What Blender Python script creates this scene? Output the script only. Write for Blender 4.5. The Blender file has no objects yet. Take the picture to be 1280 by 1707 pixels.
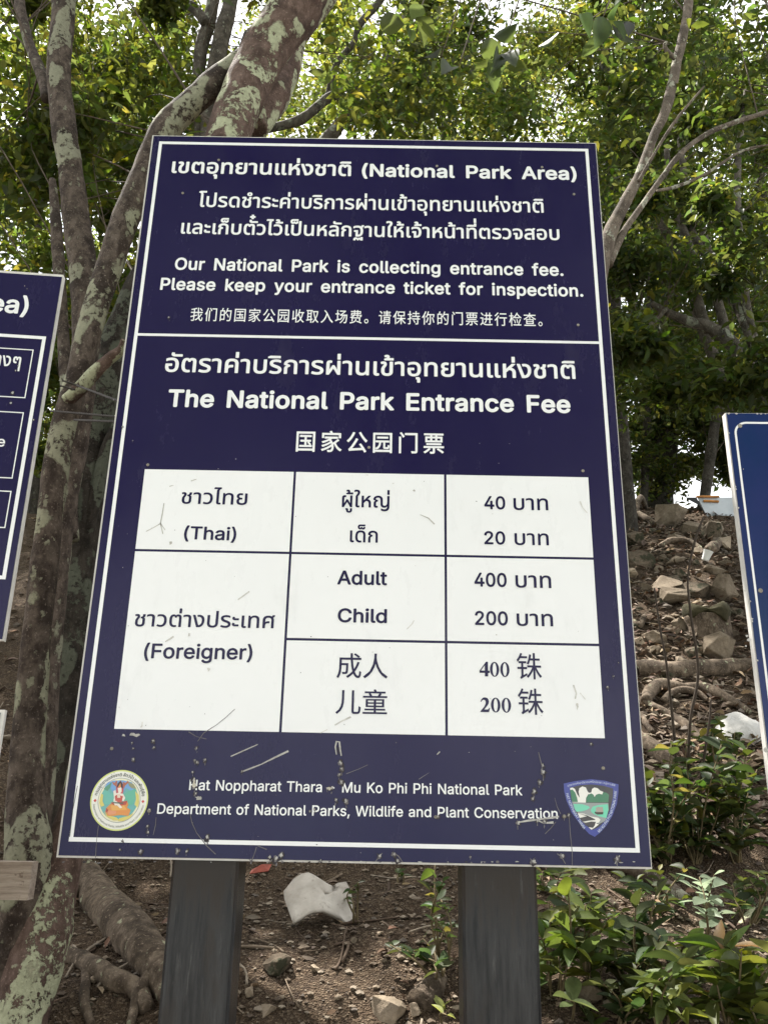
import bpy, bmesh, math, random
import numpy as np
from mathutils import Vector, Matrix, noise
from mathutils.geometry import delaunay_2d_cdt

S = bpy.context.scene
R = math.radians
rng = np.random.default_rng(7)
random.seed(7)

# ------------------------------------------------------------------ camera
FPX = 1419.0                       # focal length in pixels of the 1280 x 1707 photograph
CAM = Vector((0.051, -1.86, 1.562))
PITCH, YAW, ROLL = R(18.95), R(-0.17), R(1.12)
FWD = Vector((math.sin(YAW)*math.cos(PITCH), math.cos(YAW)*math.cos(PITCH), math.sin(PITCH)))
_r = Vector((math.cos(YAW), -math.sin(YAW), 0)); _u = _r.cross(FWD)
RT = _r*math.cos(ROLL) + _u*math.sin(ROLL)
UP = -_r*math.sin(ROLL) + _u*math.cos(ROLL)
cd = bpy.data.cameras.new('camera'); cam = bpy.data.objects.new('camera', cd)
S.collection.objects.link(cam)
cd.sensor_fit = 'VERTICAL'; cd.sensor_height = 24; cd.lens = 24*FPX/1707
cd.clip_start = 0.05; cd.clip_end = 2000
m = Matrix((RT, UP, -FWD)).transposed().to_4x4(); m.translation = CAM
cam.matrix_world = m
S.camera = cam

# ------------------------------------------------------------------ world, sun, exposure
SUN = Vector((-0.30, 0.36, 0.88)).normalized()      # towards the sun: high, behind the board, from the left
w = bpy.data.worlds.new('World'); S.world = w; w.use_nodes = True
nt = w.node_tree; bg = nt.nodes['Background']
sky = nt.nodes.new('ShaderNodeTexSky'); sky.sky_type = 'NISHITA'; sky.sun_disc = False
sky.sun_elevation = math.asin(SUN.z); sky.sun_rotation = math.atan2(SUN.x, SUN.y)
sky.air_density = 1.0; sky.dust_density = 2.5; sky.ozone_density = 1.0
tc = nt.nodes.new('ShaderNodeTexCoord'); nz = nt.nodes.new('ShaderNodeTexNoise')
nz.inputs['Scale'].default_value = 3.0; nz.inputs['Detail'].default_value = 6
nt.links.new(tc.outputs['Generated'], nz.inputs['Vector'])
rp = nt.nodes.new('ShaderNodeValToRGB'); rp.color_ramp.elements[0].position = 0.38; rp.color_ramp.elements[1].position = 0.6
rp.color_ramp.elements[0].color = (.55, .55, .55, 1)
nt.links.new(nz.outputs[0], rp.inputs[0])
mx = nt.nodes.new('ShaderNodeMix'); mx.data_type = 'RGBA'
nt.links.new(rp.outputs[0], mx.inputs[0]); nt.links.new(sky.outputs[0], mx.inputs[6])
mx.inputs[7].default_value = (11.2, 11.3, 11.3, 1)                # bright tropical cloud
nt.links.new(mx.outputs[2], bg.inputs[0])
bg.inputs[1].default_value = 0.07
ld = bpy.data.lights.new('sun', 'SUN'); ld.energy = 5.0; ld.angle = R(0.5); ld.color = (1, .955, .89)
lo = bpy.data.objects.new('sun', ld); S.collection.objects.link(lo)
lo.rotation_euler = (-SUN).to_track_quat('-Z', 'Y').to_euler(); lo.location = (-4, 6, 12)
S.view_settings.view_transform = 'Standard'; S.view_settings.look = 'None'
S.view_settings.exposure = 1.63; S.view_settings.gamma = 1
S.render.engine = 'CYCLES'
S.cycles.max_bounces = 8; S.cycles.transparent_max_bounces = 4
S.cycles.use_denoising = True

# ------------------------------------------------------------------ pixels to points
def ray(px, py):
    return (FWD + RT*((px-640)/FPX) + UP*((853.5-py)/FPX))
def at(px, py, Y):                    # the point seen at a pixel of the photograph, at world depth Y
    d = ray(px, py); return CAM + d*((Y-CAM.y)/d.y)
def on_plane(px, py, P, n):
    d = ray(px, py); return CAM + d*((P-CAM).dot(n)/d.dot(n))
TD = [-200, -16, -12, .3, 1.2, 1.9, 2.4, 3.2, 4.5, 9, 10.3, 12, 16, 30, 220]
TR = [-3.5, -3.0, -1.75, -1.56, -1.2, -.72, -.5, -.27, .5, 3.15, 3.6, 3.45, 2.0, -.6, -3]
def ground(x, y, fine=True):
    r = float(np.interp(y-CAM.y, TD, TR))
    k = min(1, max(0, (y+1.2)/1.5))
    z = CAM.z + r + k*(.16*noise.noise((x*.55, y*.55, 3.1)) + .05*noise.noise((x*2.1, y*2.1, 1.7)))
    if fine: z += k*(.018*noise.noise((x*7, y*7, 0)) + .008*noise.noise((x*19, y*19, 5)))
    return z
def hit(px, py, off=0.0):             # the point of the ground seen at a pixel
    d = ray(px, py); t = 1.5
    for i in range(4000):
        p = CAM + d*t
        if p.z <= ground(p.x, p.y): break
        t += .01
        if t > 14: break
    p = CAM + d*t
    return Vector((p.x, p.y, ground(p.x, p.y)+off))

# ------------------------------------------------------------------ mesh helpers
class MB:
    def __init__(s): s.v = []; s.f = []; s.c = []; s.m = []
    def add(s, vs, fs, col=None):
        o = len(s.v); s.v += [tuple(v) for v in vs]; s.f += [tuple(i+o for i in f) for f in fs]
        s.c += [col or (1, 1, 1)]*len(vs); return s
    def box(s, x0, y0, z0, x1, y1, z1, col=None):
        return s.add([(x0,y0,z0),(x1,y0,z0),(x1,y1,z0),(x0,y1,z0),(x0,y0,z1),(x1,y0,z1),(x1,y1,z1),(x0,y1,z1)],
                     [(0,3,2,1),(4,5,6,7),(0,1,5,4),(1,2,6,5),(2,3,7,6),(3,0,4,7)], col)
    def tube(s, pts, rad, n=10, sub=6, wob=0.0, seed=0, cap=True, col=None, flat=1.0):
        pts = [Vector(p) for p in pts]; P = []; Q = []
        k = len(pts)
        for i in range(k-1):
            a = pts[max(i-1, 0)]; b = pts[i]; c = pts[i+1]; d = pts[min(i+2, k-1)]
            for j in range(sub):
                t = j/sub
                P.append(.5*((2*b)+(c-a)*t+(2*a-5*b+4*c-d)*t*t+(3*b-a-3*c+d)*t**3)); Q.append(rad[i]+(rad[i+1]-rad[i])*t)
        P.append(pts[-1]); Q.append(rad[-1])
        T = (P[1]-P[0]).normalized(); N = T.orthogonal().normalized(); V = []
        for i, p in enumerate(P):
            t = (P[min(i+1, len(P)-1)]-P[max(i-1, 0)]).normalized()
            N = (N - t*N.dot(t)).normalized(); B = t.cross(N)
            for j in range(n):
                a = 2*math.pi*j/n; q = Q[i]; dirv = N*math.cos(a)+B*math.sin(a)*flat
                if wob:
                    c = p+dirv*q
                    q *= 1+wob*(noise.noise((c.x*9+seed, c.y*9, c.z*5))*1.1+.6*noise.noise((c.x*26+seed, c.y*26, c.z*16)))
                V.append(p+dirv*q)
        F = [(i*n+j, i*n+(j+1)%n, (i+1)*n+(j+1)%n, (i+1)*n+j) for i in range(len(P)-1) for j in range(n)]
        if cap: F += [tuple(range(n-1, -1, -1)), tuple((len(P)-1)*n+j for j in range(n))]
        return s.add(V, F, col)
    def build(s, name, mat, parent=None, smooth=False, base=None):
        o = mesh_obj(name, np.array(s.v, float).reshape(-1, 3), s.f, mat, parent, smooth, base)
        a = o.data.color_attributes.new('tint', 'FLOAT_COLOR', 'POINT')
        a.data.foreach_set('color', np.c_[np.array(s.c, float), np.ones(len(s.c))].astype(np.float32).ravel())
        return o
def mesh_obj(name, V, F, mat, parent=None, smooth=False, base=None):
    if parent is not None: b = Vector(parent['_b'])
    else: b = Vector(base) if base is not None else Vector((0, 0, 0))
    me = bpy.data.meshes.new(name); me.from_pydata((V-np.array(b)).tolist(), [], F)
    me.materials.append(mat)
    if smooth: me.polygons.foreach_set('use_smooth', [True]*len(me.polygons))
    o = bpy.data.objects.new(name, me); S.collection.objects.link(o)
    if parent is not None: o.parent = parent; o['_b'] = tuple(b)
    else: o.location = b; o['_b'] = tuple(b)
    return o
def tag(o, label=None, cat=None, group=None, kind=None):
    if label: o['label'] = label
    if cat: o['category'] = cat
    if group: o['group'] = group
    if kind: o['kind'] = kind
    return o
def thing(name, loc, label, cat, group=None):
    o = bpy.data.objects.new(name, None); S.collection.objects.link(o); o.location = loc; o['_b'] = tuple(loc)
    o.empty_display_size = .1
    return tag(o, label, cat, group)

# ------------------------------------------------------------------ materials
def mat(name):
    m = bpy.data.materials.new(name); m.use_nodes = True
    return m, m.node_tree, m.node_tree.nodes['Principled BSDF']
def nd(nt, typ, **k):
    n = nt.nodes.new('ShaderNode'+typ)
    for a, v in k.items():
        if a.startswith('i_'):
            key = a[2:]; n.inputs[int(key) if key.isdigit() else key.replace('_', ' ')].default_value = v
        else: setattr(n, a, v)
    return n
def mixc(nt, fac, a, b):
    n = nd(nt, 'Mix', data_type='RGBA')
    for i, s in ((0, fac), (6, a), (7, b)):
        if hasattr(s, 'links'): nt.links.new(s, n.inputs[i])
        else: n.inputs[i].default_value = s if i == 0 else (*s, 1)
    return n.outputs[2]
def ramp(nt, src, p0, p1, a=(0,0,0), b=(1,1,1)):
    n = nd(nt, 'ValToRGB'); e = n.color_ramp.elements
    e[0].position = p0; e[1].position = p1; e[0].color = (*a, 1); e[1].color = (*b, 1)
    nt.links.new(src, n.inputs[0]); return n.outputs[0]
def noi(nt, scale, detail=4, rough=.55, vec=None, dist=0, dim='3D'):
    n = nd(nt, 'TexNoise'); n.inputs['Scale'].default_value = scale; n.inputs['Detail'].default_value = detail
    n.inputs['Roughness'].default_value = rough; n.inputs['Distortion'].default_value = dist
    if vec is not None: nt.links.new(vec, n.inputs['Vector'])
    return n
def coords(nt, scale=(1, 1, 1), kind='Object'):
    t = nd(nt, 'TexCoord'); mp = nd(nt, 'Mapping'); mp.inputs['Scale'].default_value = scale
    nt.links.new(t.outputs[kind], mp.inputs[0]); return mp.outputs[0]
def bump(nt, b, src, strength=.4, dist=.01):
    n = nd(nt, 'Bump'); n.inputs['Strength'].default_value = strength; n.inputs['Distance'].default_value = dist
    nt.links.new(src, n.inputs['Height']); nt.links.new(n.outputs[0], b.inputs['Normal'])
def math_(nt, op, a, b):
    n = nd(nt, 'Math', operation=op)
    for i, s in ((0, a), (1, b)):
        if hasattr(s, 'links'): nt.links.new(s, n.inputs[i])
        else: n.inputs[i].default_value = s
    return n.outputs[0]
def plain(name, col, rough=.6, spec=.4, var=.0, scale=8, bmp=0, metal=0):
    m, nt, b = mat(name); b.inputs['Roughness'].default_value = rough; b.inputs['Specular IOR Level'].default_value = spec
    b.inputs['Metallic'].default_value = metal
    c = coords(nt); n = noi(nt, scale, 5, .6, c)
    a = tuple(x*(1-var) for x in col); d = tuple(min(1, x*(1+var)) for x in col)
    nt.links.new(ramp(nt, n.outputs[0], .3, .7, a, d), b.inputs['Base Color'])
    if bmp: bump(nt, b, n.outputs[0], bmp, .01)
    return m
def bark(name, c1, c2, lich=(.40, .41, .27), amount=.5, scale=7, holes=True, lo=.35, base=0.0, zlow=0.0):
    m, nt, b = mat(name); b.inputs['Roughness'].default_value = .9; b.inputs['Specular IOR Level'].default_value = .15
    c = coords(nt); cs = coords(nt, (1, 1, .62))
    n1 = noi(nt, 30, 8, .72, cs); n2 = noi(nt, 9, 5, .6, c)
    col = mixc(nt, ramp(nt, n1.outputs[0], .40, .60), c1, c2)
    col = mixc(nt, math_(nt, 'MULTIPLY', ramp(nt, n2.outputs[0], .47, .62), .75), col, tuple(x*.5 for x in c1))
    fine = noi(nt, 120, 3, .6, c)
    col = mixc(nt, math_(nt, 'MULTIPLY', ramp(nt, fine.outputs[0], .60, .72), .55), col, tuple(min(1, x*2.3+.03) for x in c2))
    wn = noi(nt, 26, 6, .7, c)
    vm = nd(nt, 'VectorMath', operation='MULTIPLY_ADD'); nt.links.new(wn.outputs['Color'], vm.inputs[0])
    vm.inputs[1].default_value = (.055,)*3; nt.links.new(cs, vm.inputs[2])
    vo = nd(nt, 'TexVoronoi'); vo.inputs['Scale'].default_value = scale; nt.links.new(vm.outputs[0], vo.inputs['Vector'])
    sep = nd(nt, 'SeparateColor'); nt.links.new(vo.outputs['Color'], sep.inputs[0])
    rad = math_(nt, 'ADD', math_(nt, 'MULTIPLY', sep.outputs[0], amount), base)
    big = noi(nt, 2.6, 2, .5, c)
    rad = math_(nt, 'MULTIPLY', rad, ramp(nt, big.outputs[0], .35, .6, (lo,)*3, (1.35,)*3))
    if zlow:
        sx = nd(nt, 'SeparateXYZ'); nt.links.new(c, sx.inputs[0])
        rad = math_(nt, 'ADD', rad, math_(nt, 'MULTIPLY', math_(nt, 'MAXIMUM', math_(nt, 'SUBTRACT', 1.0, sx.outputs[2]), 0.0), zlow))
    inside = math_(nt, 'SUBTRACT', rad, vo.outputs['Distance'])
    mask = ramp(nt, inside, -.01, .05)
    if holes:
        h = noi(nt, 48, 6, .75, c)
        hm = ramp(nt, math_(nt, 'ADD', h.outputs[0], math_(nt, 'MULTIPLY', inside, -.25)), .34, .38)
        hole2 = noi(nt, 15, 5, .7, c)
        mask = math_(nt, 'MULTIPLY', math_(nt, 'MULTIPLY', mask, hm), ramp(nt, hole2.outputs[0], .36, .39))
    ringn = math_(nt, 'ADD', vo.outputs['Distance'], math_(nt, 'MULTIPLY', wn.outputs[0], .22))
    mask = math_(nt, 'MULTIPLY', mask, ramp(nt, math_(nt, 'ADD', ringn, math_(nt, 'MULTIPLY', sep.outputs[1], .25)), .25, .29))
    v2 = nd(nt, 'TexVoronoi'); v2.inputs['Scale'].default_value = scale*4.2; nt.links.new(vm.outputs[0], v2.inputs['Vector'])
    s2 = nd(nt, 'SeparateColor'); nt.links.new(v2.outputs['Color'], s2.inputs[0])
    spots = ramp(nt, math_(nt, 'SUBTRACT', math_(nt, 'MULTIPLY', math_(nt, 'SUBTRACT', s2.outputs[0], .62), 1.1), v2.outputs['Distance']), -.02, .06)
    mask = math_(nt, 'MAXIMUM', mask, math_(nt, 'MULTIPLY', spots, .7))
    ln = noi(nt, 70, 5, .7, c)
    lc = mixc(nt, ramp(nt, ln.outputs[0], .3, .7), tuple(x*.78 for x in lich), tuple(min(1, x*1.12) for x in lich))
    nt.links.new(mixc(nt, mask, col, lc), b.inputs['Base Color'])
    cr = nd(nt, 'TexVoronoi', feature='DISTANCE_TO_EDGE'); cr.inputs['Scale'].default_value = 75; nt.links.new(vm.outputs[0], cr.inputs['Vector'])
    crk = ramp(nt, cr.outputs[0], 0, .09)
    hgt = math_(nt, 'ADD', math_(nt, 'MULTIPLY', n1.outputs[0], .7), math_(nt, 'MULTIPLY', mask, .35))
    hgt = math_(nt, 'ADD', hgt, math_(nt, 'MULTIPLY', fine.outputs[0], .35))
    hgt = math_(nt, 'ADD', hgt, math_(nt, 'MULTIPLY', crk, .06))
    bump(nt, b, hgt, 1.0, .007)
    return m
def leafmat(name, trans=.56, rough=.46, gain=1.0, spec=.3):
    m, nt, b = mat(name)
    at_ = nd(nt, 'Attribute', attribute_name='tint')
    n = noi(nt, 60, 3, .6, coords(nt))
    col = mixc(nt, ramp(nt, n.outputs[0], .35, .75, (0,)*3, (.35,)*3), at_.outputs['Color'], (.03, .035, .012))
    b.inputs['Roughness'].default_value = rough; b.inputs['Specular IOR Level'].default_value = spec
    nt.links.new(col, b.inputs['Base Color'])
    tr = nd(nt, 'BsdfTranslucent'); hs = nd(nt, 'HueSaturation'); hs.inputs['Hue'].default_value = .482
    hs.inputs['Saturation'].default_value = 1.12; hs.inputs['Value'].default_value = 2.6*gain
    nt.links.new(col, hs.inputs['Color']); nt.links.new(hs.outputs[0], tr.inputs[0])
    ms = nd(nt, 'MixShader'); ms.inputs[0].default_value = trans
    nt.links.new(b.outputs[0], ms.inputs[1]); nt.links.new(tr.outputs[0], ms.inputs[2])
    nt.links.new(ms.outputs[0], nt.nodes['Material Output'].inputs[0]); return m
def printmat(name, rough=.35):
    m, nt, b = mat(name); a = nd(nt, 'Attribute', attribute_name='tint')
    n = noi(nt, 25, 6, .65, coords(nt))
    col = mixc(nt, ramp(nt, n.outputs[0], .35, .8, (0,)*3, (.16,)*3), a.outputs['Color'], (.35, .33, .27))
    nt.links.new(col, b.inputs['Base Color']); b.inputs['Roughness'].default_value = rough; return m
def vinyl(name, c1, c2, rough=.22, scale=3):
    m, nt, b = mat(name); n = noi(nt, scale, 4, .55, coords(nt)); f = noi(nt, 160, 4, .6, coords(nt))
    c = mixc(nt, ramp(nt, n.outputs[0], .3, .7), c1, c2)
    d = noi(nt, 9, 8, .75, coords(nt, (1, 1, .35)))
    c = mixc(nt, ramp(nt, d.outputs[0], .58, .85, (0,)*3, (.16,)*3), c, (.10, .092, .10))
    nt.links.new(c, b.inputs['Base Color']); b.inputs['Specular IOR Level'].default_value = .32
    nt.links.new(ramp(nt, d.outputs[0], .3, .75, (rough*.7,)*3, (rough+.12,)*3), b.inputs['Roughness'])
    bump(nt, b, f.outputs[0], .03, .002); return m
def soilmat():
    m, nt, b = mat('forest soil'); b.inputs['Roughness'].default_value = .95; b.inputs['Specular IOR Level'].default_value = .1
    c = coords(nt); n1 = noi(nt, 3, 6, .65, c); n2 = noi(nt, 42, 6, .7, c); vo = nd(nt, 'TexVoronoi'); vo.inputs['Scale'].default_value = 170
    nt.links.new(c, vo.inputs['Vector'])
    a = mixc(nt, ramp(nt, n1.outputs[0], .35, .65), (.065, .043, .027), (.125, .088, .057))
    a = mixc(nt, ramp(nt, n2.outputs[0], .35, .7), tuple([.045, .032, .023]), a)
    sc = nd(nt, 'SeparateColor'); nt.links.new(vo.outputs['Color'], sc.inputs[0])
    a = mixc(nt, math_(nt, 'MULTIPLY', ramp(nt, sc.outputs[0], .62, .9), .6), a, (.21, .16, .11))
    sx = nd(nt, 'SeparateXYZ'); nt.links.new(c, sx.inputs[0])
    beach = ramp(nt, math_(nt, 'ADD', math_(nt, 'MULTIPLY', sx.outputs[1], -.2), math_(nt, 'MULTIPLY', n1.outputs[0], .4)), .62, .8)
    a = mixc(nt, beach, a, (.50, .47, .42))
    nt.links.new(a, b.inputs['Base Color'])
    bump(nt, b, math_(nt, 'ADD', n2.outputs[0], vo.outputs['Distance']), .8, .015); return m
def stonemat(name, c1, c2, moss=None):
    m, nt, b = mat(name); b.inputs['Roughness'].default_value = .92; b.inputs['Specular IOR Level'].default_value = .15
    c = coords(nt); n1 = noi(nt, 5, 7, .7, c); n2 = noi(nt, 45, 6, .7, c)
    a = mixc(nt, ramp(nt, n1.outputs[0], .35, .65), c1, c2)
    a = mixc(nt, ramp(nt, n2.outputs[0], .35, .75, (0,)*3, (.6,)*3), a, tuple(x*.4 for x in c1))
    if moss: a = mixc(nt, ramp(nt, noi(nt, 11, 6, .7, c).outputs[0], .5, .58), a, moss)
    nt.links.new(a, b.inputs['Base Color']); bump(nt, b, math_(nt, 'ADD', n1.outputs[0], math_(nt, 'MULTIPLY', n2.outputs[0], .4)), .7, .02); return m
def attrmat(name, rough=.85):
    m, nt, b = mat(name); a = nd(nt, 'Attribute', attribute_name='tint'); n = noi(nt, 55, 5, .7, coords(nt))
    c = mixc(nt, ramp(nt, n.outputs[0], .35, .75, (0,)*3, (.55,)*3), a.outputs['Color'], (.05, .035, .025))
    nt.links.new(c, b.inputs['Base Color']); b.inputs['Roughness'].default_value = rough; b.inputs['Specular IOR Level'].default_value = .2
    return m
def steelmat():
    m, nt, b = mat('weathered dark post'); c = coords(nt, (9, 9, .9)); n = noi(nt, 6, 8, .7, c); n2 = noi(nt, 3.2, 4, .6, coords(nt, (2.5, 2.5, .8)))
    fine = noi(nt, 14, 6, .7, coords(nt, (5, 5, .5)))
    a = mixc(nt, ramp(nt, n.outputs[0], .35, .65), (.005, .0055, .007), (.037, .037, .038))
    sx = nd(nt, 'SeparateXYZ'); nt.links.new(coords(nt), sx.inputs[0])
    top = ramp(nt, math_(nt, 'ADD', math_(nt, 'MULTIPLY', n.outputs[0], .35), sx.outputs[2]), .70, .80)
    a = mixc(nt, math_(nt, 'MAXIMUM', top, ramp(nt, n2.outputs[0], .55, .66)), a, (.020, .014, .010))
    a = mixc(nt, ramp(nt, fine.outputs[0], .62, .70, (0,)*3, (.5,)*3), a, (.085, .083, .08))
    nt.links.new(a, b.inputs['Base Color']); b.inputs['Roughness'].default_value = .36; bump(nt, b, math_(nt, 'ADD', n.outputs[0], math_(nt, 'MULTIPLY', fine.outputs[0], .6)), .6, .004); b.inputs['Specular IOR Level'].default_value = .3; return m

M = {}
M['bark_lichen'] = bark('lichen bark', (.045, .033, .026), (.125, .098, .078), amount=.62, scale=9.5, lich=(.25, .245, .175))
M['bark_stem'] = bark('mottled stem bark', (.043, .031, .024), (.132, .104, .082), amount=1.05, scale=9, lich=(.28, .275, .19))
M['bark_pale'] = bark('pale lichen bark', (.05, .036, .028), (.11, .08, .062), amount=1.6, scale=5.5, lich=(.40, .39, .275), lo=.95, base=.52, zlow=1.6)
M['bark_grey'] = bark('grey bark', (.050, .043, .034), (.105, .092, .074), amount=.4, scale=11, lich=(.20, .21, .16))
M['bark_spot'] = bark('spotted bark', (.062, .050, .039), (.145, .12, .094), amount=.75, scale=16, lich=(.29, .285, .22))
M['bark_deep_shade'] = bark('deep shade bark', (.022, .018, .014), (.05, .042, .033), amount=1.2, scale=6, lich=(.085, .09, .065))  # the shadow this trunk stands in is put into its bark and lichen colours
M['bark_far_shade'] = bark('shade-darkened bark', (.028, .024, .019), (.062, .054, .043), amount=.3, scale=11, lich=(.10, .10, .08))  # darker grey bark: canopy shade on the far trunks put into the colour
M['root'] = bark('root bark', (.075, .056, .040), (.19, .148, .108), amount=.12, scale=9)
M['twig'] = plain('twig bark', (.085, .065, .048), .9, .1, .35, 30)
M['bark_pale'] = bark('pale lichen bark', (.085, .055, .042), (.16, .11, .088), amount=1.7, scale=5.5)
M['bark_grey'] = bark('grey bark', (.085, .072, .058), (.15, .13, .105), amount=.4, scale=11, lich=(.28, .29, .22))
M['bark_spot'] = bark('spotted bark', (.10, .078, .06), (.19, .155, .12), amount=.6, scale=16, lich=(.36, .35, .27))
M['leaf'] = leafmat('tree leaf'); M['shrub'] = leafmat('shrub leaf', .34, .5, 1.0, .2)
M['navy'] = vinyl('navy sign vinyl', (.0098, .0070, .046), (.0118, .0084, .051))
M['white'] = vinyl('white sign vinyl', (.80, .81, .81), (.83, .84, .84), .3)
M['whiteedge'] = plain('board edge', (.62, .60, .56), .6, .3, .12, 20)
M['print'] = printmat('printed emblem'); M['navytext'] = vinyl('navy print', (.0098, .0070, .046), (.0118, .0084, .051))
M['soil'] = soilmat(); M['steel'] = steelmat()
M['stone'] = stonemat('hillside stone', (.13, .10, .07), (.27, .22, .16)); M['stone_moss'] = stonemat('mossy stone', (.085, .066, .047), (.19, .15, .108), (.04, .04, .024))
M['stone_pale'] = stonemat('pale stone', (.24, .19, .135), (.42, .34, .25))
M['litter'] = attrmat('litter'); M['scratch'] = attrmat('peeled vinyl', .5)

# gaps in the canopy where sunlight falls through to the ground
SUNSPOTS = []
for (px, py, r_) in ((930,1480,.16),(990,1510,.18),(1085,1560,.16),(1235,1600,.22),(1190,1490,.14),(1090,1330,.12),(1140,1240,.14),(960,1665,.10),(1130,1640,.10),(190,1545,.07),(255,1485,.06),(600,1650,.10),(470,1640,.12),(545,1500,.05),(395,1480,.05),
                     (1130,858,.30),(1060,872,.18),(1213,905,.20),(1105,912,.14),(1200,1060,.10),(1110,1125,.10),(1205,1128,.08),(1140,1158,.12),(1120,985,.12),(1180,940,.10),(118,1012,.12),(110,1070,.10),(1070,1010,.10),(1050,1470,.10),(1150,1400,.12),(700,1460,.06),(440,1560,.05)):
    SUNSPOTS.append((np.array(hit(px, py)), r_))
for (px, py, bx, by, r_) in ((905,1470,930,1650,.16),(950,1480,985,1650,.2),(990,1520,985,1650,.16),(1080,1540,1060,1660,.15),(1210,1600,1215,1720,.2),(1265,1590,1270,1730,.16),(915,1580,925,1660,.12),(1030,1600,1060,1660,.1),(1150,1650,1105,1710,.14),
                     (1090,1330,1090,1385,.16),(1150,1240,1160,1440,.2),(1120,1330,1110,1440,.14),(1220,1270,1225,1430,.14),(725,1470,735,1610,.09),(690,1580,735,1625,.08),(950,1670,950,1690,.12),(1165,1480,1180,1560,.2)):
    SUNSPOTS.append((np.array(at(px, py, hit(bx, by).y)), r_))
for i in range(18): SUNSPOTS.append((np.array(hit(random.uniform(1050, 1220), random.uniform(860, 1230))), random.uniform(.05, .17)))
for (px, py, Y, r_) in ((262,235,.85,.16),(300,190,.86,.14),(1075,262,1.8,.2),(1030,355,1.65,.2),(225,320,.8,.1)): SUNSPOTS.append((np.array(at(px, py, Y)), r_))

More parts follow.
